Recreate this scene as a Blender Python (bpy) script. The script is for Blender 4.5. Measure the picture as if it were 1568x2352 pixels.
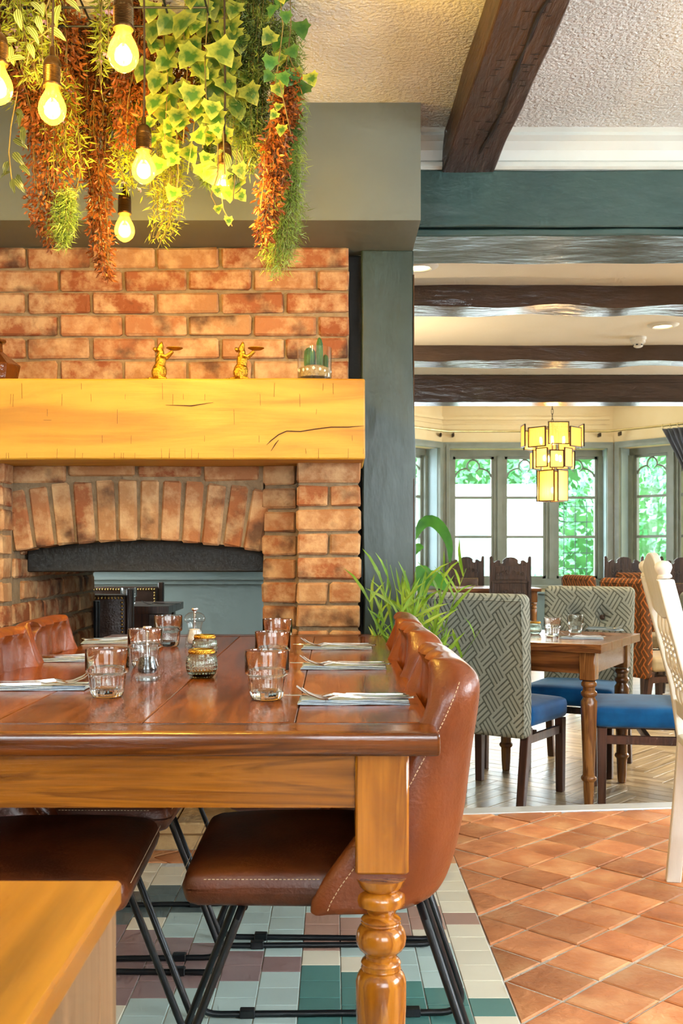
import bpy, bmesh, math, random
import numpy as np
from mathutils import Vector, Matrix, noise

for _o in list(bpy.data.objects):
    bpy.data.objects.remove(_o)
SC = bpy.context.scene
COL = SC.collection
R = random.Random(7)
PI = math.pi

# ---------------------------------------------------------------- camera
F, CX, CY, H = 2400.0, 765.0, 1273.0, 1.035      # focal length in pixels, principal column, horizon row, eye height
cam_d = bpy.data.cameras.new('camera')
cam = bpy.data.objects.new('camera', cam_d)
COL.objects.link(cam)
cam.location = (0, 0, H)
cam.rotation_euler = (PI / 2, 0, 0)
cam_d.sensor_fit = 'HORIZONTAL'
cam_d.sensor_width = 24.0
cam_d.lens = F / 1568 * 24.0
cam_d.shift_x = (784 - CX) / 1568
cam_d.shift_y = (CY - 1176) / 1568
cam_d.clip_start = 0.05
cam_d.dof.use_dof = True
cam_d.dof.focus_distance = 2.6
cam_d.dof.aperture_fstop = 13.0
SC.camera = cam

# ---------------------------------------------------------------- world, daylight, exposure
SC.view_settings.view_transform = 'Standard'
SC.view_settings.look = 'None'
SC.view_settings.gamma = 1.0
SC.view_settings.use_curve_mapping = False
SC.view_settings.exposure = 0.0
cy = SC.cycles
cy.max_bounces, cy.diffuse_bounces, cy.glossy_bounces, cy.transmission_bounces, cy.transparent_max_bounces = 11, 3, 3, 11, 10
cy.caustics_reflective = cy.caustics_refractive = False
cy.use_adaptive_sampling, cy.adaptive_threshold, cy.adaptive_min_samples = True, .12, 8
cy.use_denoising = True
cy.sample_clamp_indirect = 6.0
world = bpy.data.worlds.new('sky')
SC.world = world
world.use_nodes = True
wb = world.node_tree.nodes['Background']
wb.inputs[0].default_value = (0.80, 0.90, 1.0, 1)
wb.inputs[1].default_value = 11.0


def area(name, loc, rot, sx, sy, power, color=(1, 1, 1)):
    d = bpy.data.lights.new(name, 'AREA')
    d.shape = 'RECTANGLE'
    d.size, d.size_y, d.energy, d.color = sx, sy, power, color
    o = bpy.data.objects.new(name, d)
    o.location, o.rotation_euler = loc, rot
    COL.objects.link(o)
    return o


def point(name, loc, power, color, radius=0.03):
    d = bpy.data.lights.new(name, 'POINT')
    d.energy, d.color, d.shadow_soft_size = power, color, radius
    o = bpy.data.objects.new(name, d)
    o.location = loc
    COL.objects.link(o)
    return o


BULB_W, CHAN_W, DOWN_W, FILL_W = 18.0, 60.0, 80.0, 28.0
DAY = (0.86, 0.94, 1.0)
# daylight entering through the windows of the rooms (each sits in the window opening of its wall)
area('daylight_right_window', (3.12, 1.10, 1.55), (0, PI / 2, 0), 1.3, 1.5, 100, DAY)
area('daylight_right_window', (3.12, 3.0, 1.55), (0, PI / 2, 0), 1.3, 0.9, 14, DAY)
area('daylight_rear_window', (1.1, -2.12, 1.60), (PI / 2, 0, 0), 2.2, 1.4, 42, (0.9, 0.96, 1.0))
area('daylight_rear_window', (-1.6, -2.12, 1.60), (PI / 2, 0, 0), 1.6, 1.4, 24, (0.9, 0.96, 1.0))
area('daylight_bay_window', (2.64, 14.05, 1.7), (-PI / 2, 0, 0), 1.9, 1.7, 60, DAY)
area('daylight_bay_window', (4.55, 13.1, 1.7), (-PI / 2, 0, -math.atan2(0.75, 0.66)), 1.7, 1.7, 45, DAY)
area('daylight_bay_window', (0.92, 13.5, 1.7), (-PI / 2, 0, PI / 4), 1.2, 1.7, 22, DAY)
area('daylight_side_window', (5.92, 7.3, 1.6), (0, PI / 2, 0), 1.4, 2.4, 95, DAY)
area('daylight_side_window', (5.92, 10.8, 1.6), (0, PI / 2, 0), 1.4, 2.0, 55, DAY)
area('daylight_back_room', (-3.92, 6.0, 1.6), (0, -PI / 2, 0), 1.4, 1.4, 190, DAY)


def W(px, py, Y):
    """world point seen at a photo pixel at distance Y"""
    return Vector(((px - CX) * Y / F, Y, H - (py - CY) * Y / F))


def hx(s, k=1.0):
    s = s.lstrip('#')
    c = [int(s[i:i + 2], 16) / 255 for i in (0, 2, 4)]
    return tuple((x / 12.92 if x <= 0.04045 else ((x + 0.055) / 1.055) ** 2.4) * k for x in c)


# ---------------------------------------------------------------- mesh helpers
class MB:
    def __init__(s):
        s.v, s.f = [], []

    def add(s, vs, fs, M=None):
        o = len(s.v)
        if M is not None:
            vs = [tuple(M @ Vector(v)) for v in vs]
        s.v.extend(tuple(v) for v in vs)
        s.f.extend(tuple(i + o for i in f) for f in fs)
        return s

    def box(s, x0, x1, y0, y1, z0, z1, M=None):
        v = [(x0, y0, z0), (x1, y0, z0), (x1, y1, z0), (x0, y1, z0), (x0, y0, z1), (x1, y0, z1), (x1, y1, z1), (x0, y1, z1)]
        return s.add(v, [(0, 3, 2, 1), (4, 5, 6, 7), (0, 1, 5, 4), (1, 2, 6, 5), (2, 3, 7, 6), (3, 0, 4, 7)], M)

    def hexa(s, c8):
        return s.add(c8, [(0, 3, 2, 1), (4, 5, 6, 7), (0, 1, 5, 4), (1, 2, 6, 5), (2, 3, 7, 6), (3, 0, 4, 7)])

    def cbox(s, x0, x1, y0, y1, z0, z1, c, M=None):
        """box with chamfered edges (44 triangles)"""
        bm = bmesh.new()
        r = bmesh.ops.create_cube(bm, size=1)
        for v in bm.verts:
            v.co = (x0 + (v.co.x + .5) * (x1 - x0), y0 + (v.co.y + .5) * (y1 - y0), z0 + (v.co.z + .5) * (z1 - z0))
        bmesh.ops.bevel(bm, geom=bm.edges[:], offset=c, segments=1, affect='EDGES', profile=.5)
        bm.verts.index_update()
        s.add([tuple(v.co) for v in bm.verts], [tuple(v.index for v in f.verts) for f in bm.faces], M)
        bm.free()
        return s

    def rbox(s, cx, cy, cz, sx, sy, sz, r, n=6, fn=None, M=None):
        """rounded box of full size sx,sy,sz; fn deforms points given in local coordinates"""
        hx_, hy_, hz_ = sx / 2, sy / 2, sz / 2
        r = min(r, hx_, hy_, hz_)
        key, vs, fs = {}, [], []
        ts = []
        k = max(2, n // 3)

        def samples(h):
            a = [-h + r * (1 - math.cos(i / k * PI / 2)) for i in range(k)]
            m = [-h + r + (2 * h - 2 * r) * i / n for i in range(n + 1)] if h > r + 1e-6 else [0]
            return a + m + [-x for x in reversed(a)]
        S = (samples(hx_), samples(hy_), samples(hz_))

        def vid(p):
            q = [max(-h + r, min(h - r, c)) for c, h in zip(p, (hx_, hy_, hz_))]
            d = Vector(p) - Vector(q)
            if d.length > 1e-9:
                d = d.normalized() * r
            w = Vector(q) + d
            kk = (round(w.x, 6), round(w.y, 6), round(w.z, 6))
            if kk not in key:
                key[kk] = len(vs)
                if fn:
                    w = Vector(fn(w.x, w.y, w.z))
                vs.append((w.x + cx, w.y + cy, w.z + cz))
            return key[kk]
        hh = (hx_, hy_, hz_)
        for ax in range(3):
            a, b = (ax + 1) % 3, (ax + 2) % 3
            for sg in (-1, 1):
                for i in range(len(S[a]) - 1):
                    for j in range(len(S[b]) - 1):
                        q = []
                        for (ii, jj) in ((i, j), (i + 1, j), (i + 1, j + 1), (i, j + 1)):
                            p = [0, 0, 0]
                            p[ax] = sg * hh[ax]
                            p[a] = S[a][ii]
                            p[b] = S[b][jj]
                            q.append(vid(p))
                        if sg < 0:
                            q.reverse()
                        q2 = []
                        for t in q:
                            if t not in q2:
                                q2.append(t)
                        if len(q2) > 2:
                            fs.append(tuple(q2))
        return s.add(vs, fs, M)

    def lathe(s, prof, n=24, M=None, flute=None, cap=True):
        vs, fs = [], []
        m = len(prof)
        for k, (r, z) in enumerate(prof):
            for i in range(n):
                a = 2 * PI * i / n
                rr = max(r, 1e-4)
                if flute:
                    rr += flute(k, a)
                vs.append((rr * math.cos(a), rr * math.sin(a), z))
        for k in range(m - 1):
            for i in range(n):
                j = (i + 1) % n
                fs.append((k * n + i, k * n + j, (k + 1) * n + j, (k + 1) * n + i))
        if cap:
            fs.append(tuple(reversed(range(n))))
            fs.append(tuple((m - 1) * n + i for i in range(n)))
        return s.add(vs, fs, M)

    def tube(s, pts, r, n=8, closed=False, flat=None, M=None):
        """swept tube; r may be a list; flat=(a,b) gives an elliptic section"""
        pts = [Vector(p) for p in pts]
        m = len(pts)
        rs = r if isinstance(r, (list, tuple)) else [r] * m
        vs, fs = [], []
        up = Vector((0, 0, 1))
        prev = None
        for k in range(m):
            if closed:
                t = pts[(k + 1) % m] - pts[k - 1]
            else:
                t = pts[min(k + 1, m - 1)] - pts[max(k - 1, 0)]
            if t.length < 1e-9:
                t = Vector((0, 0, 1))
            t.normalize()
            if prev is None:
                ref = up if abs(t.z) < .95 else Vector((0, 1, 0))
                u = t.cross(ref).normalized()
            else:
                u = (prev - t * prev.dot(t))
                u = u.normalized() if u.length > 1e-6 else t.orthogonal().normalized()
            w = t.cross(u).normalized()
            prev = u
            a_, b_ = flat if flat else (1, 1)
            for i in range(n):
                a = 2 * PI * i / n
                vs.append(pts[k] + u * (math.cos(a) * rs[k] * a_) + w * (math.sin(a) * rs[k] * b_))
        for k in range(m if closed else m - 1):
            k2 = (k + 1) % m
            for i in range(n):
                j = (i + 1) % n
                fs.append((k * n + i, k * n + j, k2 * n + j, k2 * n + i))
        if not closed:
            fs.append(tuple(reversed(range(n))))
            fs.append(tuple((m - 1) * n + i for i in range(n)))
        return s.add(vs, fs, M)

    def prism(s, poly, y0, y1, M=None):
        """polygon given in (x, z), extruded along y"""
        n = len(poly)
        vs = [(x, y0, z) for x, z in poly] + [(x, y1, z) for x, z in poly]
        fs = [tuple(range(n)), tuple(reversed(range(n, 2 * n)))]
        for i in range(n):
            j = (i + 1) % n
            fs.append((i, n + i, n + j, j))
        return s.add(vs, fs, M)

    def ell(s, c, r, n=12, M=None, rot=None):
        vs, fs = [], []
        m = n // 2 + 1
        for k in range(m):
            th = PI * k / (m - 1)
            for i in range(n):
                a = 2 * PI * i / n
                p = Vector((r[0] * math.sin(th) * math.cos(a), r[1] * math.sin(th) * math.sin(a), r[2] * math.cos(th)))
                if rot is not None:
                    p = rot @ p
                vs.append(p + Vector(c))
        for k in range(m - 1):
            for i in range(n):
                j = (i + 1) % n
                fs.append((k * n + i, (k + 1) * n + i, (k + 1) * n + j, k * n + j))
        return s.add(vs, fs, M)

    def grid(s, fn, nu, nv, M=None, closed_u=False):
        vs = [fn(i / (nu if closed_u else nu - 1), j / (nv - 1)) for i in range(nu) for j in range(nv)]
        fs = []
        for i in range(nu if closed_u else nu - 1):
            i2 = (i + 1) % nu
            for j in range(nv - 1):
                fs.append((i * nv + j, i2 * nv + j, i2 * nv + j + 1, i * nv + j + 1))
        return s.add(vs, fs, M)

    def mesh(s, name, mat=None, smooth=None):
        me = bpy.data.meshes.new(name)
        me.from_pydata(s.v, [], s.f)
        if mat is not None:
            me.materials.append(mat)
        if smooth is not None:
            me.polygons.foreach_set('use_smooth', [True] * len(me.polygons))
            me.set_sharp_from_angle(angle=math.radians(smooth))
        me.update()
        return me

    def build(s, name, mat, parent=None, smooth=None, loc=None, rot=None, bevel=0, sub=0, fix=True):
        me = s.mesh(name, mat, smooth)
        if fix:
            bm = bmesh.new()
            bm.from_mesh(me)
            bmesh.ops.remove_doubles(bm, verts=bm.verts[:], dist=1e-6)
            bmesh.ops.recalc_face_normals(bm, faces=bm.faces[:])
            bm.to_mesh(me)
            bm.free()
            if smooth is not None:
                me.set_sharp_from_angle(angle=math.radians(smooth))
        return link(name, me, parent, loc, rot, bevel, sub)


def link(name, me, parent=None, loc=None, rot=None, bevel=0, sub=0):
    o = bpy.data.objects.new(name, me)
    COL.objects.link(o)
    if parent is not None:
        o.parent = parent
    if loc is not None:
        o.location = loc
    if rot is not None:
        o.rotation_euler = rot
    if bevel:
        b = o.modifiers.new('bevel', 'BEVEL')
        b.width, b.segments, b.limit_method = bevel, 2, 'ANGLE'
    if sub:
        m = o.modifiers.new('sub', 'SUBSURF')
        m.levels = m.render_levels = sub
    return o


def tag(o, label=None, cat=None, group=None, kind=None):
    if label:
        o['label'] = label
    if cat:
        o['category'] = cat
    if group:
        o['group'] = group
    if kind:
        o['kind'] = kind
    return o


def thing(name, label, cat, loc=(0, 0, 0), rz=0.0, group=None):
    o = bpy.data.objects.new(name, None)
    o.empty_display_size = 0.05
    COL.objects.link(o)
    o.location = loc
    o.rotation_euler = (0, 0, rz)
    return tag(o, label, cat, group)


def struct(o, label=None):
    o['kind'] = 'structure'
    if label:
        o['label'] = label
    return o


def dup(root, loc, rz, label, group=None):
    r = root.copy()
    COL.objects.link(r)
    r.location, r.rotation_euler = loc, (0, 0, rz)
    r['label'] = label
    if group:
        r['group'] = group
    for ch in list(root.children):
        c = ch.copy()
        COL.objects.link(c)
        c.parent = r
        for g in list(ch.children):
            d = g.copy()
            COL.objects.link(d)
            d.parent = c
    return r


def Tm(x=0, y=0, z=0, rx=0, ry=0, rz=0):
    return Matrix.Translation((x, y, z)) @ Matrix.Rotation(rz, 4, 'Z') @ Matrix.Rotation(ry, 4, 'Y') @ Matrix.Rotation(rx, 4, 'X')


# ---------------------------------------------------------------- materials
def new_mat(name):
    m = bpy.data.materials.new(name)
    m.use_nodes = True
    nt = m.node_tree
    return m, nt, nt.nodes['Principled BSDF'], nt.nodes, nt.links


def ramp(nd, stops):
    r = nd.new('ShaderNodeValToRGB')
    while len(r.color_ramp.elements) > 1:
        r.color_ramp.elements.remove(r.color_ramp.elements[-1])
    r.color_ramp.elements[0].position = stops[0][0]
    r.color_ramp.elements[0].color = (*stops[0][1], 1)
    for p, c in stops[1:]:
        e = r.color_ramp.elements.new(p)
        e.color = (*c, 1)
    return r


def coords(nd, lk, coord, stretch, rand):
    if coord == 'World':
        g = nd.new('ShaderNodeNewGeometry')
        out = g.outputs['Position']
    else:
        g = nd.new('ShaderNodeTexCoord')
        out = g.outputs['Object']
    mp = nd.new('ShaderNodeMapping')
    mp.inputs['Scale'].default_value = stretch
    lk.new(out, mp.inputs['Vector'])
    if rand:
        oi = nd.new('ShaderNodeObjectInfo')
        mu = nd.new('ShaderNodeMath')
        mu.operation = 'MULTIPLY'
        mu.inputs[1].default_value = rand
        lk.new(oi.outputs['Random'], mu.inputs[0])
        cb = nd.new('ShaderNodeCombineXYZ')
        for i in range(3):
            lk.new(mu.outputs[0], cb.inputs[i])
        lk.new(cb.outputs[0], mp.inputs['Location'])
    return mp.outputs['Vector']


def MAT(name, cols, scale=8, stretch=(1, 1, 1), detail=5, rough=.5, metal=0, bump=0, bscale=None, bstretch=None,
        coat=0, coord='Object', rand=0, vary=0, distort=0, stops=None, trans=0, sheen=0, spec=None, rrough=0, alpha=None):
    """procedural material: a noise run through a colour ramp, an optional second noise as relief"""
    m, nt, b, nd, lk = new_mat(name)
    if not isinstance(cols[0], (tuple, list)):
        cols = [cols]
    v = coords(nd, lk, coord, stretch, rand)
    nz = nd.new('ShaderNodeTexNoise')
    nz.inputs['Scale'].default_value = scale
    nz.inputs['Detail'].default_value = detail
    nz.inputs['Distortion'].default_value = distort
    lk.new(v, nz.inputs['Vector'])
    if len(cols) > 1:
        n = len(cols)
        st = stops or [.3 + .4 * i / (n - 1) for i in range(n)]
        rp = ramp(nd, list(zip(st, cols)))
        lk.new(nz.outputs['Fac'], rp.inputs['Fac'])
        col = rp.outputs['Color']
    else:
        rp = ramp(nd, [(0.2, tuple(c * .9 for c in cols[0])), (.8, tuple(min(1, c * 1.08) for c in cols[0]))])
        lk.new(nz.outputs['Fac'], rp.inputs['Fac'])
        col = rp.outputs['Color']
    if vary:
        oi = nd.new('ShaderNodeObjectInfo')
        hs = nd.new('ShaderNodeHueSaturation')
        mr = nd.new('ShaderNodeMapRange')
        mr.inputs['To Min'].default_value = 1 - vary
        mr.inputs['To Max'].default_value = 1 + vary
        lk.new(oi.outputs['Random'], mr.inputs['Value'])
        lk.new(mr.outputs[0], hs.inputs['Value'])
        lk.new(col, hs.inputs['Color'])
        col = hs.outputs['Color']
    lk.new(col, b.inputs['Base Color'])
    b.inputs['Roughness'].default_value = rough
    b.inputs['Metallic'].default_value = metal
    if spec is not None:
        b.inputs['Specular IOR Level'].default_value = spec
    if rrough:
        mr = nd.new('ShaderNodeMapRange')
        mr.inputs['To Min'].default_value = max(0, rough - rrough)
        mr.inputs['To Max'].default_value = min(1, rough + rrough)
        lk.new(nz.outputs['Fac'], mr.inputs['Value'])
        lk.new(mr.outputs[0], b.inputs['Roughness'])
    b.inputs['Coat Weight'].default_value = coat
    b.inputs['Coat Roughness'].default_value = .12
    b.inputs['Sheen Weight'].default_value = sheen
    if trans:
        b.inputs['Transmission Weight'].default_value = trans
    if bump:
        v2 = coords(nd, lk, coord, bstretch or stretch, rand)
        n2 = nd.new('ShaderNodeTexNoise')
        n2.inputs['Scale'].default_value = bscale or scale * 2
        n2.inputs['Detail'].default_value = 4
        lk.new(v2, n2.inputs['Vector'])
        bp = nd.new('ShaderNodeBump')
        bp.inputs['Strength'].default_value = min(1, bump)
        bp.inputs['Distance'].default_value = .01
        lk.new(n2.outputs['Fac'], bp.inputs['Height'])
        lk.new(bp.outputs[0], b.inputs['Normal'])
    return m


def EMIT(name, col, strength):
    m, nt, b, nd, lk = new_mat(name)
    b.inputs['Base Color'].default_value = (*col, 1)
    b.inputs['Emission Color'].default_value = (*col, 1)
    b.inputs['Emission Strength'].default_value = strength
    return m


def GLASS(name, col=(1, 1, 1), rough=0.0, ior=1.45):
    m, nt, b, nd, lk = new_mat(name)
    g = nd.new('ShaderNodeBsdfGlass')
    g.inputs['Color'].default_value = (*col, 1)
    g.inputs['Roughness'].default_value = rough
    g.inputs['IOR'].default_value = ior
    lk.new(g.outputs[0], nd['Material Output'].inputs['Surface'])
    return m


def THINGLASS(name, col=(1, 1, 1), gloss=.12, rough=.02, bump=0, bscale=60, milk=None):
    """thin clear pane: see-through with a mirror part that grows at grazing angles"""
    m, nt, b, nd, lk = new_mat(name)
    t = nd.new('ShaderNodeBsdfTransparent')
    t.inputs[0].default_value = (*col, 1)
    g = nd.new('ShaderNodeBsdfGlossy')
    g.inputs['Roughness'].default_value = rough
    fr = nd.new('ShaderNodeLayerWeight')
    fr.inputs[0].default_value = .5
    pw = math_node(nd, lk, 'MULTIPLY', math_node(nd, lk, 'POWER', fr.outputs['Facing'], 4.0), .75)
    ad = nd.new('ShaderNodeMath')
    ad.operation = 'ADD'
    ad.use_clamp = True
    ad.inputs[1].default_value = gloss * .5
    lk.new(pw, ad.inputs[0])
    mx = nd.new('ShaderNodeMixShader')
    lk.new(ad.outputs[0], mx.inputs[0])
    lk.new(t.outputs[0], mx.inputs[1])
    lk.new(g.outputs[0], mx.inputs[2])
    if bump:
        n2 = nd.new('ShaderNodeTexVoronoi')
        n2.inputs['Scale'].default_value = bscale
        tc = nd.new('ShaderNodeTexCoord')
        lk.new(tc.outputs['Object'], n2.inputs['Vector'])
        bp = nd.new('ShaderNodeBump')
        bp.inputs['Strength'].default_value = bump
        bp.inputs['Distance'].default_value = .005
        lk.new(n2.outputs['Distance'], bp.inputs['Height'])
        lk.new(bp.outputs[0], g.inputs['Normal'])
        lk.new(bp.outputs[0], fr.inputs['Normal'])
    top = mx
    if milk:
        tl = nd.new('ShaderNodeBsdfTranslucent')
        tl.inputs[0].default_value = (*milk[1], 1)
        top = nd.new('ShaderNodeMixShader')
        top.inputs[0].default_value = milk[0]
        lk.new(mx.outputs[0], top.inputs[1])
        lk.new(tl.outputs[0], top.inputs[2])
    lk.new(top.outputs[0], nd['Material Output'].inputs['Surface'])
    return m


def LEAF(name, cols, rough=.45, scale=6, vary=.25, trans=.35, stops=None, stripes=None):
    """leaf: principled mixed with translucency so light shines through it"""
    m = MAT(name, cols, scale=scale, coord='World', rough=rough, vary=vary, stops=stops, detail=3)
    nt = m.node_tree
    nd, lk = nt.nodes, nt.links
    b = nd['Principled BSDF']
    src = b.inputs['Base Color'].links[0].from_socket
    tr = nd.new('ShaderNodeBsdfTranslucent')
    lk.new(src, tr.inputs[0])
    mx = nd.new('ShaderNodeMixShader')
    mx.inputs[0].default_value = trans
    lk.new(b.outputs[0], mx.inputs[1])
    lk.new(tr.outputs[0], mx.inputs[2])
    lk.new(mx.outputs[0], nd['Material Output'].inputs['Surface'])
    return m


def math_node(nd, lk, op, a, b=None):
    n = nd.new('ShaderNodeMath')
    n.operation = op
    for i, x in enumerate((a, b)):
        if x is None:
            continue
        if isinstance(x, (int, float)):
            n.inputs[i].default_value = x
        else:
            lk.new(x, n.inputs[i])
    return n.outputs[0]


def WEAVE(name, base, line, cell=14.0, lines=3, ang=45, duty=.45, rough=.9, bump=.25):
    """woven upholstery: diagonal basket weave of ribbed blocks that alternate direction"""
    m, nt, b, nd, lk = new_mat(name)
    tc = nd.new('ShaderNodeTexCoord')
    sp = nd.new('ShaderNodeSeparateXYZ')
    lk.new(tc.outputs['Object'], sp.inputs[0])
    xx = math_node(nd, lk, 'ADD', sp.outputs[0], sp.outputs[1])
    a = math.radians(ang)
    u = math_node(nd, lk, 'ADD', math_node(nd, lk, 'MULTIPLY', xx, math.cos(a) * cell), math_node(nd, lk, 'MULTIPLY', sp.outputs[2], math.sin(a) * cell * .8))
    v = math_node(nd, lk, 'SUBTRACT', math_node(nd, lk, 'MULTIPLY', sp.outputs[2], math.cos(a) * cell * .8), math_node(nd, lk, 'MULTIPLY', xx, math.sin(a) * cell))
    fu, fv = math_node(nd, lk, 'FLOOR', u), math_node(nd, lk, 'FLOOR', math_node(nd, lk, 'MULTIPLY', v, 1.0))
    par = math_node(nd, lk, 'PINGPONG', math_node(nd, lk, 'ADD', fu, fv), 1.0)
    mixf = nd.new('ShaderNodeMix')
    mixf.data_type = 'FLOAT'
    lk.new(par, mixf.inputs[0])
    lk.new(u, mixf.inputs[2])
    lk.new(v, mixf.inputs[3])
    st = math_node(nd, lk, 'FRACT', math_node(nd, lk, 'MULTIPLY', mixf.outputs[0], float(lines)))
    ln = math_node(nd, lk, 'LESS_THAN', st, duty)
    nz = nd.new('ShaderNodeTexNoise')
    nz.inputs['Scale'].default_value = 260
    lk.new(tc.outputs['Object'], nz.inputs['Vector'])
    f = math_node(nd, lk, 'MULTIPLY', ln, math_node(nd, lk, 'ADD', math_node(nd, lk, 'MULTIPLY', nz.outputs['Fac'], .7), .5))
    mc = nd.new('ShaderNodeMix')
    mc.data_type = 'RGBA'
    lk.new(f, mc.inputs[0])
    mc.inputs[6].default_value = (*base, 1)
    mc.inputs[7].default_value = (*line, 1)
    lk.new(mc.outputs[2], b.inputs['Base Color'])
    b.inputs['Roughness'].default_value = rough
    b.inputs['Specular IOR Level'].default_value = .15
    bp = nd.new('ShaderNodeBump')
    bp.inputs['Strength'].default_value = bump
    bp.inputs['Distance'].default_value = .004
    lk.new(st, bp.inputs['Height'])
    lk.new(bp.outputs[0], b.inputs['Normal'])
    return m


def WOOD(name, c1, c2, c3=None, axis=0, scale=5, rough=.3, coat=0, vary=0, rand=9.0, bump=.08, ring=0.6, fine=.4):
    """long-grained wood: stretched noise plus flame figure"""
    st = [9.0, 9.0, 9.0]
    st[axis] = .7
    c3 = c3 or c2
    dk = tuple(x * .74 for x in c1)
    m = MAT(name, [dk, c1, c2, c3, c1, c2, c3], scale=scale * .3, stretch=tuple(st), detail=6, rough=rough, coat=coat, vary=vary, rand=rand,
            distort=ring, bump=bump, bscale=scale * 2.0, rrough=.06, stops=[.30, .38, .46, .52, .56, .62, .72])
    nt = m.node_tree
    nd, lk = nt.nodes, nt.links
    b = nd['Principled BSDF']
    src = b.inputs['Base Color'].links[0].from_socket
    s2 = [60.0, 60.0, 60.0]
    s2[axis] = 1.6
    v = coords(nd, lk, 'Object', tuple(s2), rand)
    n2 = nd.new('ShaderNodeTexNoise')
    n2.inputs['Scale'].default_value = scale * .6
    n2.inputs['Detail'].default_value = 3
    lk.new(v, n2.inputs['Vector'])
    rp = ramp(nd, [(.38, (.55, .52, .5)), (.55, (1.0, 1.0, 1.0)), (.7, (1.12, 1.12, 1.12))])
    lk.new(n2.outputs['Fac'], rp.inputs[0])
    mx = nd.new('ShaderNodeMix')
    mx.data_type, mx.blend_type = 'RGBA', 'MULTIPLY'
    mx.inputs[0].default_value = fine
    lk.new(src, mx.inputs[6])
    lk.new(rp.outputs[0], mx.inputs[7])
    lk.new(mx.outputs[2], b.inputs['Base Color'])
    return m


m_brick = None


def BRICK(name):
    """weathered brick: body colour per brick, lime bloom, soot patches"""
    m, nt, b, nd, lk = new_mat(name)
    v = coords(nd, lk, 'World', (1, 1, 1), 53.0)
    oi = nd.new('ShaderNodeObjectInfo')
    body = ramp(nd, [(0, hx('84492a')), (.25, hx('935a36')), (.5, hx('a57a52')), (.75, hx('8a5030')), (1, hx('a5714a'))])
    lk.new(oi.outputs['Random'], body.inputs[0])
    n1 = nd.new('ShaderNodeTexNoise')
    n1.inputs['Scale'].default_value = 11
    n1.inputs['Detail'].default_value = 8
    n1.inputs['Roughness'].default_value = .65
    lk.new(v, n1.inputs['Vector'])
    bloom = ramp(nd, [(.44, (0, 0, 0)), (.63, (1, 1, 1))])
    lk.new(n1.outputs['Fac'], bloom.inputs[0])
    mx = nd.new('ShaderNodeMix')
    mx.data_type = 'RGBA'
    lk.new(math_node(nd, lk, 'MULTIPLY', bloom.outputs[0], .75), mx.inputs[0])
    lk.new(body.outputs[0], mx.inputs[6])
    mx.inputs[7].default_value = (*hx('c9a67a'), 1)
    n2 = nd.new('ShaderNodeTexNoise')
    n2.inputs['Scale'].default_value = 7
    n2.inputs['Detail'].default_value = 6
    lk.new(v, n2.inputs['Vector'])
    soot = ramp(nd, [(.55, (0, 0, 0)), (.68, (1, 1, 1))])
    lk.new(n2.outputs['Fac'], soot.inputs[0])
    m2 = nd.new('ShaderNodeMix')
    m2.data_type = 'RGBA'
    lk.new(math_node(nd, lk, 'MULTIPLY', soot.outputs[0], .8), m2.inputs[0])
    lk.new(mx.outputs[2], m2.inputs[6])
    m2.inputs[7].default_value = (*hx('3f2c24'), 1)
    lk.new(m2.outputs[2], b.inputs['Base Color'])
    b.inputs['Roughness'].default_value = .88
    b.inputs['Specular IOR Level'].default_value = .2
    n3 = nd.new('ShaderNodeTexNoise')
    n3.inputs['Scale'].default_value = 60
    n3.inputs['Detail'].default_value = 6
    lk.new(v, n3.inputs['Vector'])
    bp = nd.new('ShaderNodeBump')
    bp.inputs['Strength'].default_value = .55
    bp.inputs['Distance'].default_value = .006
    lk.new(n3.outputs['Fac'], bp.inputs['Height'])
    lk.new(bp.outputs[0], b.inputs['Normal'])
    return m


X = {}
X['brick'] = BRICK('reclaimed_brick')
X['mortar'] = MAT('lime_mortar', [hx('7a664c'), hx('927c5e')], scale=30, coord='World', rough=.95, bump=.4, bscale=90)
X['teal'] = MAT('teal_timber_paint', [hx('28362f'), hx('32413a')], scale=5, coord='World', rough=.34, bump=.7, bscale=9, bstretch=(1, 1, .35))
X['tealbeam'] = MAT('teal_beam_paint', [hx('304644'), hx('39504c')], scale=4, coord='World', rough=.24, bump=.5, bscale=14, bstretch=(.45, 1, 1))
X['breast'] = MAT('grey_green_wall_paint', [hx('5e645c'), hx('656b62')], scale=3, coord='World', rough=.6)
X['ceil'] = MAT('stippled_white_ceiling', [hx('d0d0cb'), hx('dcdcd8')], scale=4, coord='World', rough=.85, bump=.9, bscale=75)
X['ceil2'] = MAT('cream_ceiling', [hx('eee2cc'), hx('f2e8d6')], scale=3, coord='World', rough=.7, bump=.15, bscale=60)
X['trimw'] = MAT('white_gloss_trim', [hx('bcc0b8'), hx('c6cac2')], scale=4, rough=.35)
X['cream'] = MAT('cream_wall', [hx('e4c894'), hx('e8cf9f')], scale=4, coord='World', rough=.7)
X['wallgrey'] = MAT('teal_grey_wall', [hx('6f8488'), hx('768b8f')], scale=3, coord='World', rough=.55)
X['wallC'] = MAT('slate_blue_wall', [hx('78827e'), hx('7e8884')], scale=3, coord='World', rough=.5)
X['darkbeam'] = MAT('dark_stained_beam', [hx('2e211d'), hx('4a362e'), hx('3a2a25')], scale=3, stretch=(6, .8, 6), coord='World', rough=.42, bump=.9, bscale=7, bstretch=(8, 1.2, 8))
X['brownbeam'] = MAT('brown_painted_beam', [hx('45362e'), hx('523f35')], scale=5, stretch=(1, 3, 3), coord='World', rough=.2, bump=.5, bscale=16, bstretch=(.5, 2, 2))
X['oak'] = MAT('pale_oak_mantel', [hx('a07018'), hx('ba8a26'), hx('c89a34')], scale=1.6, stretch=(.8, 7, 7), detail=8, distort=1.2, coord='World', rough=.55, bump=.15, bscale=12, bstretch=(.6, 9, 9))
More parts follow.
